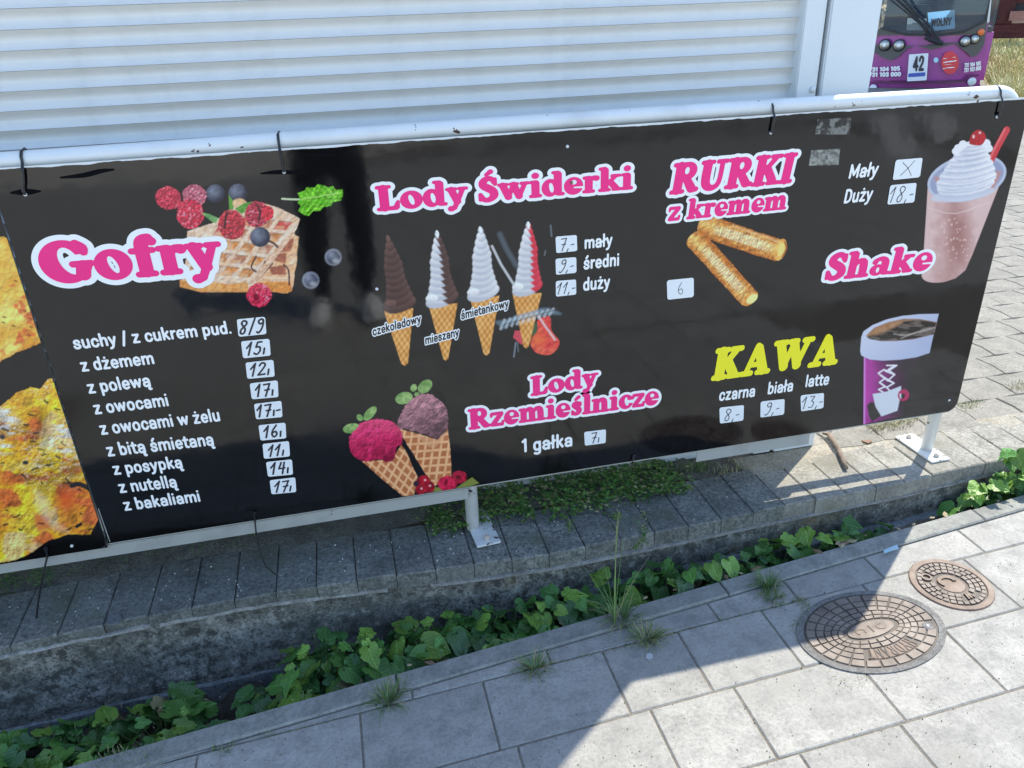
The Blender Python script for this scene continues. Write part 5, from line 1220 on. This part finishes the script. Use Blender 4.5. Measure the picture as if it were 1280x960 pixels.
for i in range(240):
    x = random.uniform(-1.05, 2.4); y = random.uniform(kb(x)-.004, LY(x)-.02); s_ = random.uniform(.006, .022); a = random.random()*6.28; z = -.19+random.random()*.02 if y > kb(x)+.012 else .0075
    if z > 0 and random.random() < .0: continue
    P_ = [(x+s_*r_*math.cos(a+t), y+s_*r_*math.sin(a+t), z+random.uniform(0, .25)*s_) for t, r_ in ((0, 1), (.9, .5), (2.2, .6), (3.14, .9), (4.1, .5), (5.3, .55))]
    mb.add(P_+[(x, y, z+.3*s_)], [(k, (k+1) % 6, 6) for k in range(6)], random.choice([0, 1]))
tag(mb.obj('leaf_litter', [simple('brown_litter', (.13,.08,.045), .8), simple('pale_litter', (.27,.22,.13), .8)], None, recalc=False), None, None, None, 'stuff')
# grass
GR = [simple('green_grass_blade', (.075,.15,.035), .55), simple('dry_grass_blade', (.3,.27,.14), .7), simple('pale_green_blade', (.15,.22,.07), .55)]
def blade(mb, x, y, z, L, az, lean, wd, m=0, seg=4):
    P = []
    for k in range(seg+1):
        t = k/seg; r_ = L*math.sin(lean*t)*.9*t**.4; h_ = L*t*math.cos(lean*t*.9)
        w_ = wd*(1-t)**.7+.0001; cx, cy = x+r_*math.cos(az), y+r_*math.sin(az)
        P += [(cx-w_*math.sin(az), cy+w_*math.cos(az), z+h_), (cx+w_*math.sin(az), cy-w_*math.cos(az), z+h_)]
    mb.add(P, [(2*k, 2*k+1, 2*k+3, 2*k+2) for k in range(seg)], m)
def tuft(px, label, n=55, L=.05, rad=.015, green=.6, z=0.0, wd=.0011, flat=1.0):
    x, y = G(px[0], px[1], z); mb = MB(); L *= 1.15; wd *= 1.25; n = int(n*1.7); rad *= 1.35
    for i in range(n):
        a = random.uniform(0, 6.28); r_ = rad*random.random()
        m = 0 if random.random() < green else (1 if random.random() < .6 else 2)
        blade(mb, r_*math.cos(a), r_*math.sin(a), 0, L*random.uniform(.4, 1.1), a+random.uniform(-.5, .5), random.uniform(.35, 1.75)*flat, wd, m)
    o = mb.obj('grass_tuft', GR, None, recalc=False, loc=(x, y, z-.003)); return tag(o, label, 'grass tuft', 'grass tufts in the pavement joints')
tuft((668,836), 'greyish dry grass tuft on the joint between two shaded slabs, below the leafy plants', 60, .05, .02, .35)
tuft((484,878), 'green grass tuft low on the kerb joint, leftmost of the tufts', 60, .055, .02, .6)
tuft((497,862), 'small brownish tuft close above the leftmost green tuft', 24, .03, .014, .2)
tuft((808,800), 'dry tangled grass tuft below the tall grass stem', 70, .055, .022, .25)
tuft((776,776), 'bushy green grass tuft at the foot of the tall stem', 60, .085, .024, .75)
tuft((960,735), 'dense green grass tuft in the narrow course left of the large cover', 70, .05, .02, .9)
tuft((968,748), 'brown mossy tuft directly under the dense green tuft', 40, .028, .018, .3)
x, y = G(768, 783); mb = MB()
for (a, L, ln, wd, m) in ((.9,.30,.25,.0016,0), (1.3,.33,.12,.0018,2), (2.7,.24,.5,.0016,2), (.3,.22,.6,.0014,1), (2.2,.17,.4,.0016,0), (1.9,.2,.3,.0014,0)):
    blade(mb, 0, 0, 0, L, a, ln, wd, m, 8)
mb.tube([(0,0,0), (.004,.02,.12), (.012,.035,.24), (.02,.045,.34)], [.0014,.0012,.001,.0007], 5, 2)
for k in range(16): blade(mb, .012+.008*k/16, .035+.01*k/16, .24+.1*k/16, .018, random.uniform(0, 6), .5, .0012, 1)
tag(mb.obj('tall_grass', GR, None, recalc=False, loc=(x, y, 0)), 'single tall grass stem with long leaves rising in front of the wall', 'grass')
def jointmoss(pts, label, n, L, gr, nm='joint_moss', z=0.0, spread=.008):
    mb = MB()
    for i in range(n):
        k = random.random()*(len(pts)-1); a = pts[int(k)]; b = pts[min(int(k)+1, len(pts)-1)]; t = k-int(k)
        x, y = G(a[0]+(b[0]-a[0])*t, a[1]+(b[1]-a[1])*t, z)
        blade(mb, x+random.gauss(0, spread), y+random.gauss(0, spread), z-.004, L*random.uniform(.4, 1.2), random.uniform(0, 6.28), random.uniform(.3, 1.4), .0011, 0 if random.random() < gr else 1, 2)
    tag(mb.obj(nm, GR, None, recalc=False), label, None, None, 'stuff'); return
jointmoss([(640,842),(720,822),(800,806),(850,790),(900,776),(985,752),(1005,748)], '', 520, .009, .3, spread=.0035)
jointmoss([(330,921),(450,894),(600,856),(640,845)], '', 260, .007, .3, spread=.003)
jointmoss([(1000,748),(1010,765),(992,790)], '', 260, .014, .5, spread=.009)
jointmoss([(130,950),(160,952),(200,945)], '', 380, .02, .55, spread=.016)
jointmoss([(268,935),(285,940),(300,915),(340,918)], '', 150, .014, .7, spread=.006)
jointmoss([(700,797),(745,785),(760,780)], '', 170, .01, .1, spread=.005)
jointmoss([(1140,703),(1110,738),(1150,757),(1185,765)], '', 240, .009, .12, spread=.012)
jointmoss([(1036,847),(1060,855),(1085,845)], '', 130, .01, .1, 'dry_straw', spread=.013)
jointmoss([(1090,535),(1115,530),(1145,522)], '', 420, .03, .03, 'dry_straw', LZ+.002, .02)
jointmoss([(1198,508),(1225,502),(1205,512)], '', 160, .018, .35, 'dry_straw', LZ, .014)
jointmoss([(1262,486),(1290,480)], '', 160, .02, .05, 'dry_straw', LZ, .02)
jointmoss([(890,592),(930,583),(905,590)], '', 90, .03, .1, 'dry_straw', LZ, .02)
jointmoss([(845,590),(872,588),(880,580)], '', 160, .04, .85, 'grass', LZ, .012)
# chickweed-like mat behind and over the bricks
mb = MB(); WM = [LM[1], simple('weed_leaf_light', (.11,.2,.035), .5), LM[0], simple('weed_leaf_dry', (.26,.24,.11), .7)]
def sprig(x, y, z, s_, m):
    a = random.uniform(0, 6.28); tl = random.uniform(-.6, .6); c, s2 = math.cos(a), math.sin(a); up = math.sin(tl)
    mb.add([(x, y, z), (x+s_*(.5*c-.38*s2), y+s_*(.5*s2+.38*c), z+s_*.15), (x+s_*c, y+s_*s2, z+s_*up*.6), (x+s_*(.5*c+.38*s2), y+s_*(.5*s2-.38*c), z+s_*.1)], [(0,1,2,3)], m)
for i in range(5600):
    u = random.random(); px = 525+u*330+random.gauss(0, 8)
    if float(fbm(np.array([px*1.]), np.array([random.random()*40]), 14, 3, 12)[0]) < .44: continue
    dens = math.exp(-((px-700)/110)**2); yy = 1.885+abs(random.gauss(0, .075)); 
    x, _ = G(px, 610, LZ); h_ = (.01+.07*dens*(.4+.9*float(vnoise(np.array([px/17.]), np.array([3.]))[0])))*random.random()**.7
    yfront = 1.90-.055*dens*random.random()-.02*random.random()
    y = yfront+random.random()*.2
    sprig(x, y, LZ+.004+h_, random.uniform(.007, .0185), random.choices([0,1,2,3], [4,4.5,1.5,1.5])[0])
for px, y0, y1, n in ((805,640,690,90), (712,650,668,50), (790,600,630,80), (770,640,650,50)):
    for i in range(n):
        t = random.random(); p = G(px+random.gauss(0, 3), y0+(y1-y0)*t, LZ); yv = max(p[1], LY(p[0])-.006); z = LZ+.004 if p[1] > LY(p[0]) else LZ-(LY(p[0])-p[1])*.5
        sprig(p[0], yv-.003, z, random.uniform(.005, .011), random.choice([0,1,1,3]))
tag(mb.obj('chickweed', WM, None, recalc=False), None, None, None, 'stuff')
mb = MB()
for i in range(420):
    px = random.choice([random.gauss(10, 12), random.gauss(52, 9), random.uniform(0, 330)]); x, y = G(px, 735-px*.2+random.gauss(0, 6), LZ)
    sprig(x, max(y, 1.9), LZ+random.uniform(.012, .024), random.uniform(.004, .009), random.choice([0,2,1]))
tag(mb.obj('moss_sprigs', WM, None, recalc=False), None, None, None, 'stuff')
# litter, stick, chips
mb = MB(); a = G(1036,543,LZ+.012); b = G(1047,563,LZ+.012); c = G(1058,585,LZ+.012)
mb.tube([(a[0],a[1],LZ+.014), (a[0]*.6+b[0]*.4, a[1]*.6+b[1]*.4, LZ+.016), (b[0]+.004,b[1],LZ+.014), (b[0]*.4+c[0]*.6, b[1]*.4+c[1]*.6, LZ+.013), (c[0],c[1],LZ+.012)], [.009,.0078,.0085,.0075,.007], 9)
mb.tube([(a[0],a[1],LZ+.016), (a[0]+.018,a[1]+.012,LZ+.024)], [.005,.003], 6); mb.tube([(a[0]-.002,a[1]+.002,LZ+.012),(a[0]-.02,a[1]+.008,LZ+.016)],[.005,.004],6)
M['bark'] = concrete('dry_bark', (.1,.07,.05), (.19,.14,.1), (.3,.23,.18), 60, 1, .5)
tag(mb.obj('stick', M['bark'], None, True), 'short thick fallen stick lying on the sunlit bricks under the banner', 'stick')
def chips(pts, zf, name, mat, rng_, n):
    mb = MB()
    for i in range(n):
        px, py = pts(); z = zf; x, y = G(px, py, z)
        if z == LZ and (y < LY(x)+.008 or y > 1.93): continue
        s_ = random.uniform(*rng_); k = 6; a0 = random.random()*6
        P = [(x+s_*random.uniform(.6, 1.2)*math.cos(a0+6.283*i/k), y+s_*random.uniform(.6, 1.2)*math.sin(a0+6.283*i/k)) for i in range(k)]
        mb.add([(p[0], p[1], z-.002) for p in P]+[(x+(p[0]-x)*.7, y+(p[1]-y)*.7, z+s_*.5+.0015) for p in P], [(j, (j+1) % k, k+(j+1) % k, k+j) for j in range(k)]+[tuple(range(k, 2*k))])
    tag(mb.obj(name, M[mat], None), None, None, None, 'stuff')
M['chip'] = simple('pale_stone_chip', (.5,.49,.46), .8)
chips(lambda: (random.uniform(0, 1000), random.uniform(620, 800)), LZ, 'stone_chips', 'chip', (.0006, .0026), 520)
M['debris'] = concrete('debris', (.06,.05,.035), (.14,.11,.075), (.28,.22,.16), 60, 1, .4)
chips(lambda: (random.uniform(60, 1280), random.uniform(700, 960)), 0.0, 'grit', 'debris', (.0006, .0018), 700)
def scrap(pts, z, label, cat, mat, name, zz=.0015):
    P = [G(*p, z) for p in pts]; mb = MB(); mb.prism(P, lambda a, b: (a, b, z+.0005), lambda a, b: (a, b, z+zz)); return tag(mb.obj(name, mat, None), label, cat)
scrap([(1104,689),(1121,682),(1123,686),(1105,692)], .012, 'tiny light blue plastic scrap on the kerb near the shadow edge', 'scrap', simple('pale_blue_plastic', (.33,.5,.58), .4), 'plastic_scrap', .004)
scrap([(808,819),(812,817),(816,819),(816,823),(811,825),(807,823)], .0, 'small round white bottle cap on a shaded slab', 'bottle cap', simple('grey_cap', (.4,.42,.42), .5), 'bottle_cap', .003)
scrap([(136,770),(150,767),(153,775),(148,781),(134,782)], LZ+.002, 'pale grey lump of mortar stuck on the brick edge at left', 'mortar lump', M['footing'], 'mortar_lump', .005)
scrap([(1077,551),(1083,552),(1087,550),(1090,553),(1085,555),(1079,553)], LZ+.002, 'small curled brown dry leaf on the sunlit bricks beside the stick', 'dry leaf', simple('brown_dry_leaf', (.17,.09,.05), .8), 'dry_leaf', .004)

# ======================= BUS =======================
T0 = 12.5
_o = rays(1163, 60)/F*T0; BN = np.array([_o[0], _o[1], 0]); BN /= np.linalg.norm(BN); BU = np.array([BN[1], -BN[0], 0])
bx_o = (float(_o[0]), float(_o[1]), 0.0)
bus = empty('bus', bx_o, 'purple city shuttle bus with a grey mask and the route number 42 on its front', 'bus', None, math.atan2(BU[1], BU[0]))
def BP(px, py):
    r = rays(px, py); k = (_o[0]*BN[0]+_o[1]*BN[1])/(r[0]*BN[0]+r[1]*BN[1]); p = r*k
    return float((p[0]-_o[0])*BU[0]+(p[1]-_o[1])*BU[1]), float(EYE+p[2])
bulge = lambda u, v: .16*(abs(u)/.85)**2.6+.05*max(0, v-1.2)
zb = lambda pts: [BP(1060+a*.171875, b*.171875) for a, b in pts]
def bpatch(name, pts, mat, off, parent=bus, thick=.02, sub=.06, sm=True, label=None):
    P = zb(pts)
    xs = np.arange(min(p[0] for p in P)-.03, max(p[0] for p in P)+.03, .018); zs = np.arange(min(p[1] for p in P)-.03, max(p[1] for p in P)+.03, .018)
    X, Z = np.meshgrid(xs, zs)
    me = fill_mesh(name, poly_sd(X, Z, P), xs, zs, lambda x, z: (x, bulge(x, z)-off, z))
    if sm: me.polygons.foreach_set('use_smooth', [True]*len(me.polygons))
    o = link(name, me, parent, mat)
    if label: o['label'] = label
    return o
PUR = NT('purple_bus_paint'); PUR = PUR.fin(PUR.ramp(PUR.noise(2, 4), [(.3, (.26,.028,.22)), (.7, (.36,.045,.3))]), .22, Coat__Weight=.5)
GRY = simple('dark_grey_bus_mask', (.06,.062,.066), .35); GLS = simple('bus_glass', (.02,.05,.075), .06, Alpha=.5, Specular__IOR__Level=.8)
HW = .86
mb = MB(); n = 24
prof_ = [(u, bulge(u, 0)) for u in np.linspace(-HW, HW, n)]
loop = [(u, w_+.03) for u, w_ in prof_]+[(HW+.01, .35), (HW+.01, 6.2), (-HW-.01, 6.2), (-HW-.01, .35)]
mb.prism(loop, lambda a, b: (a, b, .22), lambda a, b: (a, b, .92)); mb.obj('body', PUR, bus)
mb = MB(); mb.box(-HW, HW, .5, 6.18, .9, 2.5); mb.obj('cabin', GLS, bus)
mb = MB(); mb.box(-HW-.01, HW+.01, .12, 6.2, 2.5, 2.68); mb.obj('roof', PUR, bus, bevel=.05)
mb = MB(); mb.box(-HW+.03, HW-.03, .3, 1.2, .9, 1.0); mb.obj('dashboard', GRY, bus)
mb = MB(); mb.box(-HW+.03, HW-.03, 1.6, 1.8, .9, 1.75); mb.obj('seat_row', simple('dark_bus_interior', (.05,.07,.09), .8), bus)
mb = ringmb(0, 0, .2, .2, 0, 6.283, .03, 0, .03, 24); o = mb.obj('steering_wheel', M['seal'], bus); o.location = (-.2, .42, 1.18); o.rotation_euler = (math.radians(60), 0, 0)
bpatch('front_panel', [(120,300),(230,205),(420,250),(680,255),(850,228),(1000,150),(1022,170),(960,620),(962,760),(120,760)], PUR, .012)
bpatch('grey_mask', [(120,290),(236,200),(420,246),(680,252),(850,224),(1005,140),(1018,165),(990,330),(945,400),(900,418),(870,390),(780,316),(640,352),(600,362),(560,345),(490,332),(430,352),(370,410),(310,440),(250,420),(200,392),(120,370)], GRY, .03)
bpatch('windscreen', [(100,170),(236,206),(420,250),(680,255),(850,228),(990,158),(1012,90),(1030,0),(1045,-120),(1050,-420),(560,-450),(120,-440)], GLS, .05)
bpatch('windscreen_edge', [(236,200),(420,240),(680,245),(850,218),(985,150),(1008,80),(1026,0),(1040,-120),(1052,-120),(1036,0),(1018,110),(1000,165),(850,236),(680,263),(420,258),(230,214)], M['seal'], .056)
mb = MB(); P_ = zb([(1012,170),(1040,-60),(1052,-60),(1030,160)]); mb.prism(P_, lambda a, b: (a, bulge(a, b)+.0, b), lambda a, b: (a, bulge(a, b)-.04, b)); mb.obj('side_trim', simple('pale_trim', (.6,.6,.6), .4), bus)
def lamp(cx, cy, r, name, ring=True, mat=None):
    (u, v), = zb([(cx, cy)]); R_ = r*.171875*T0/F*1.0; y = bulge(u, v)-.03
    mb = MB(); mb.tube([(u, y+.03, v), (u, y-.02, v), (u, y-.03, v)], [R_*1.12, R_*1.12, R_*.95], 20); o = mb.obj(name, M['seal'] if ring else (mat or LAMP), bus, True)
    if ring:
        mb = MB(); mb.tube([(u, y-.028, v), (u, y-.034, v), (u, y-.042, v)], [R_*.9, R_*.85, R_*.45], 20); l_ = mb.obj('reflector', LAMP, o, True)
        mb = MB(); mb.tube([(u, y-.04, v), (u, y-.055, v), (u, y-.06, v)], [R_*.42, R_*.35, R_*.15], 12); mb.obj('bulb_cap', simple('white_lamp', (.8,.8,.8), .2), l_ if False else o, True)
LAMP = simple('chrome_reflector', (.34,.34,.32), .3, Metallic=.8)
for q in ((265,328,38), (370,330,38), (852,300,34), (922,285,30)): lamp(*q, 'headlight')
lamp(968,235,20,'indicator',False,simple('orange_lens', (.7,.16,.04), .3)); lamp(180,645,24,'fog_lamp',False,simple('white_fog_lamp', (.75,.75,.75), .25)); lamp(902,596,25,'fog_lamp',False,bpy.data.materials['white_fog_lamp'])
PW = simple('white_printed_plate', (.75,.76,.8), .4)
bpatch('number_plate', [(445,395),(585,385),(572,582),(430,590)], PW, .045, sm=False, label='white plate with the number 42 above a blue bar')
bpatch('blue_bar', [(440,533),(565,523),(562,552),(438,560)], simple('blue_print', (.05,.1,.42), .4), .048, sm=False)
bpatch('poster', [(578,92),(775,72),(780,208),(590,230)], simple('light_blue_paper', (.4,.72,.9), .6), -.1, sm=False); bpatch('paper', [(432,132),(572,136),(582,222),(422,222)], simple('pale_paper', (.42,.48,.46), .6), -.1, sm=False)
def btext(text, p0, p1, hp, mat, off, r=7, step=.0042):
    a, b, c = zb([p0, p1, (p0[0], p0[1]-hp)]); W = word_w(text, SANS, 2)
    ex = np.array([(b[0]-a[0])/W, (b[1]-a[1])/W]); ey = np.array([-.13, 1])*((c[1]-a[1])/70); inv = np.linalg.inv(np.array([ex, ey]).T)
    xs = np.arange(a[0]-.02, b[0]+.02, step); zs = np.arange(min(a[1], b[1])-.04, max(a[1], b[1])+c[1]-a[1]+.03, step); X, Z = np.meshgrid(xs, zs)
    dx, dz = X-a[0], Z-a[1]; me = fill_mesh('lettering', word_sd(inv[0, 0]*dx+inv[0, 1]*dz, inv[1, 0]*dx+inv[1, 1]*dz, text, SANS, r, 2), xs, zs, lambda x, z: (x, bulge(x, z)-off, z))
    o = link('lettering', me, bus, mat); o['label'] = 'lettering '+text
WT = simple('white_lettering', (.8,.8,.8), .5)
btext('42', (470,520), (552,514), 108, M['ink'], .052, 7); btext('WOLNY', (603,196), (752,184), 56, M['ink'], -.09, 8)
btext('731 104 105', (150,526), (378,512), 30, WT, .045, 9); btext('731 103 000', (148,563), (385,553), 30, WT, .045, 9)
btext('731 104 105', (845,492), (966,478), 30, WT, .045, 8); btext('731 103 000', (842,528), (968,512), 30, WT, .045, 8)
circ = lambda cx, cy, rx, ry: [(cx+rx*math.cos(k*.3142), cy+ry*math.sin(k*.3142)) for k in range(20)]
bpatch('round_badge', circ(742,455,64,84), simple('red_badge', (.65,.035,.05), .4), .045, sm=False, label='round red badge with rows of white lettering')
for q in ((692,785,416,6), (692,790,440,9), (695,788,465,3), (688,782,486,8)): bpatch('print_row', [(q[0],q[2]+q[3]),(q[1],q[2]-q[3]*.5),(q[1],q[2]+q[3]*.5),(q[0],q[2]+q[3]*2)], WT, .05, sm=False)
bpatch('fuel_badge', circ(640,435,18,20), simple('pale_blue_badge', (.4,.6,.75), .4), .045, sm=False)
bpatch('bumper_crease', [(160,600),(840,580),(870,548),(960,545),(960,555),(878,560),(850,592),(160,612)], simple('dark_purple', (.08,.008,.07), .3), .03)
def wiper(pts, r=.014):
    mb = MB(); mb.tube([(p[0], bulge(*p)-.09, p[1]) for p in zb(pts)], r, 6); mb.obj('wiper', M['seal'], bus)
wiper([(665,310),(560,190),(360,0),(290,-60)], .022); wiper([(680,312),(600,195),(440,40),(370,-60)], .022); wiper([(640,320),(520,170),(300,-10)], .012); wiper([(600,290),(690,315)], .035); wiper([(560,270),(655,318)], .03)
for u in (-HW+.1, HW-.1):
    for w_ in (1.3, 5.0):
        mb = MB(); mb.tube([(u-.09, w_, .33), (u+.09, w_, .33)], .33, 24); t_ = mb.obj('tyre', M['seal'], bus); mb = MB(); mb.tube([(u-.1, w_, .33), (u+.1, w_, .33)], .18, 16); mb.obj('rim', LAMP, t_)

# ======================= FIELD AND FAR THINGS =======================
def BW(u, w_, z): return (_o[0]+BU[0]*u+BN[0]*w_, _o[1]+BU[1]*u+BN[1]*w_, z)
dg = concrete('dry_grass_ground', (.22,.19,.07), (.36,.31,.13), (.46,.4,.2), 1.2, .6, .5)
V = [BW(.95, -2.2, .105), BW(26, -2.2, .105), BW(26, 60, .105), BW(.95, 60, .105)]
mb = MB(); mb.add(V+[(a, b, -.2) for a, b, c in V], [(0,1,2,3), (0,4,5,1), (1,5,6,2), (2,6,7,3), (3,7,4,0)]); tagm(mb.obj('grass_field', dg))
mb = MB(); GG = [simple('straw_blade', (.48,.42,.2), .7), simple('yellow_green_blade', (.26,.32,.08), .6), simple('green_far_blade', (.1,.17,.04), .6)]
for i in range(16000):
    w_ = -2+22*random.random()**1.3; u = .98+random.random()*(1.4+(w_+2.5)*.11); p = BW(u, w_, .1)
    patch = float(vnoise(np.array([u*1.1+9]), np.array([w_*.5]))[0])
    m = random.choices([0,1,2], [9, 1+2.5*patch, .7*patch if w_ < 13 else 5])[0]
    blade(mb, p[0], p[1], p[2], random.uniform(.12, .38), random.uniform(0, 6.28), random.uniform(.2, 1.2), .009+.0008*w_, m, 2)
tag(mb.obj('dry_grass', GG, None, recalc=False), None, None, None, 'stuff')
V = [BW(-40, 7.5, .104), BW(.949, 7.5, .104), BW(.949, 60, .104), BW(-40, 60, .104)]
mb = MB(); mb.add(V+[(a, b, -.2) for a, b, c in V], [(0,1,2,3), (0,4,5,1), (1,5,6,2), (2,6,7,3), (3,7,4,0)]); tagm(mb.obj('grass_field', dg))
mb = MB(); FM = [simple('far_foliage', (.035,.075,.02), .7), simple('far_foliage_light', (.07,.12,.03), .7)]
for i in range(9000):
    u = random.uniform(-45, 45); w_ = 42+random.uniform(-2.5, 2.5); z = (2.2+2.6*float(vnoise(np.array([u/4+50]), np.array([2.])) [0]))*random.random()**.6; p = BW(u, w_, z); a = random.random()*6.28; s_ = random.uniform(.2, .5)
    mb.add([p, (p[0]+s_*math.cos(a), p[1]+s_*math.sin(a), z+random.uniform(-.2, .3)), (p[0]+s_*math.cos(a+1), p[1]+s_*math.sin(a+1), z+random.uniform(.1, .5))], [(0, 1, 2)], random.choice([0, 0, 1]))
tag(mb.obj('tree_line', FM, None, recalc=False), None, None, None, 'stuff')
RW = concrete('dark_red_boards', (.05,.012,.012), (.09,.02,.02), (.13,.035,.03), 3, .3, .3)
def FP(px, py, T=20.0):
    r = rays(px, py)/F*T; return r
_f = FP(1262, 30); fo = (float(_f[0]), float(_f[1]), 0)
sheds = empty('red_shelter', fo, 'dark red wooden shelter with openings, beyond the dry grass field', 'shelter', None, bus.rotation_euler.z)
def fl(px, py):
    r = rays(px, py); k = (_f[0]*BN[0]+_f[1]*BN[1])/(r[0]*BN[0]+r[1]*BN[1]); p = r*k
    return float((p[0]-_f[0])*BU[0]+(p[1]-_f[1])*BU[1]), float(EYE+p[2])
def board(q, mat, name, dd=0, parent=sheds):
    (u0, v1), (u1, v0) = fl(q[0], q[1]), fl(q[2], q[3]); mb = MB(); mb.box(u0, u1, dd, dd+.12, v0, v1); return mb.obj(name, mat, parent)
(ub, vb) = fl(1262, 46)
for k in range(5): board((1180, 31+k*3.2, 1330, 34+k*3.2), RW, 'board', .012*(k % 2))
board((1249, -60, 1264, 31), RW, 'post'); board((1180, -60, 1237, 31), RW, 'wall_panel'); board((1249.5, -60, 1330, 2), RW, 'wall_panel', .02)
board((1237.5, -60, 1249, 11.5), RW, 'wall_panel', .03)
board((1236, 20, 1250, 21.5), M['seal'], 'crossbar', -.02); board((1243, 11, 1244.2, 30), M['seal'], 'crossbar', -.03)
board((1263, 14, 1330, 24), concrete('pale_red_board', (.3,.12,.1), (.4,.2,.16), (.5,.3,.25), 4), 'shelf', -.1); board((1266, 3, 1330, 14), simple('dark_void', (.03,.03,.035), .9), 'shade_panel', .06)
board((1264, 26, 1330, 30), simple('white_far_panel', (.7,.7,.66), .7), 'panel', .2)
board((1237, 24, 1249, 30), bpy.data.materials['white_far_panel'], 'panel', 4)
mb = MB(); x_, y_ = G(1259, 62, .1); tp = rays(1268, 10)/F*12; mb.tube([(x_, y_, .1), (x_+.15, y_+.1, .7), (x_+.25, y_+.15, 1.4)], [.02,.016,.006], 6)
tag(mb.obj('plant_stake', simple('grey_stake', (.2,.2,.14), .8)), 'thin grey stake standing alone in the dry grass field', 'stake')

# ======================= THE PHOTOGRAPHER (seen in the reflection) =======================
per = empty('person', (-.02, -.44, 0), 'person in dark clothes and pale shoes holding a phone, reflected in the banner', 'person')
def skin(name, verts, edges, radii, mat, root=0):
    me = bpy.data.meshes.new(name); me.from_pydata(verts, edges, []); o = bpy.data.objects.new(name, me); COL.objects.link(o)
    md = o.modifiers.new('s', 'SKIN'); md.use_smooth_shade = True
    for i, r in enumerate(radii): me.skin_vertices[0].data[i].radius = r if isinstance(r, tuple) else (r, r)
    me.skin_vertices[0].data[root].use_root = True
    o.modifiers.new('u', 'SUBSURF').levels = 2
    dg_ = bpy.context.evaluated_depsgraph_get(); m2 = bpy.data.meshes.new_from_object(o.evaluated_get(dg_)); m2.name = name
    bpy.data.objects.remove(o); r_ = link(name, m2, per, mat)
    for p in m2.polygons: p.use_smooth = True
    return r_
DK = simple('dark_navy_cloth', (.012,.014,.022), .9); SK = simple('skin', (.45,.27,.2), .55); SHM = simple('pale_canvas_shoe', (.82,.82,.8), .7)
V = [(0,0,.95),(0,.0,1.12),(0,.01,1.3),(0,.0,1.42),(0,.02,1.5),(0,.05,1.6),(0,.06,1.7)]
E_ = [(0,1),(1,2),(2,3),(3,4),(4,5),(5,6)]; Rr = [(.2,.15),(.18,.13),(.2,.14),(.13,.09),(.055,.055),(.085,.1),(.06,.075)]
for s_ in (-1, 1):
    b = len(V); V += [(s_*.17,0,1.4),(s_*.24,.08,1.16),(s_*.12,.27,1.33),(s_*.055,.36,1.4)]; E_ += [(3,b),(b,b+1),(b+1,b+2),(b+2,b+3)]; Rr += [.058,.045,.034,.028]
    b = len(V); V += [(s_*.1,0,.86),(s_*.115,.02,.5),(s_*.12,-.01,.1),(s_*.125,.09,.045)]; E_ += [(0,b),(b,b+1),(b+1,b+2),(b+2,b+3)]; Rr += [(.115,.11),.08,.055,(.05,.035)]
skin('body', V, E_, Rr, DK)
skin('head', [(0,.04,1.56),(0,.06,1.64),(0,.055,1.71)], [(0,1),(1,2)], [(.06,.07),(.082,.1),(.065,.085)], SK)
skin('hair', [(0,.03,1.66),(0,.03,1.74)], [(0,1)], [(.086,.1),(.07,.085)], simple('dark_hair', (.02,.015,.012), .7))
for s_ in (-1, 1): skin('shoe', [(s_*.12,-.07,.06),(s_*.13,.03,.065),(s_*.15,.16,.05),(s_*.16,.22,.04)], [(0,1),(1,2),(2,3)], [(.052,.06),(.058,.065),(.062,.05),(.045,.035)], SHM, 1)
for s_ in (-1, 1):
    Vh = [(s_*.055,.37,1.41),(s_*.05,.4,1.44)]; Eh = [(0,1)]; Rh = [(.022,.014),(.026,.013)]
    for k in range(4):
        b = len(Vh); Vh += [(s_*(.05-.012+.0),.41,1.43+.016*k),(s_*.02,.418,1.435+.016*k)]; Eh += [(1,b),(b,b+1)]; Rh += [.0085,.0075]
    b = len(Vh); Vh += [(s_*.045,.39,1.475)]; Eh += [(1,b)]; Rh += [.009]
    skin('hand', Vh, Eh, Rh, SK)
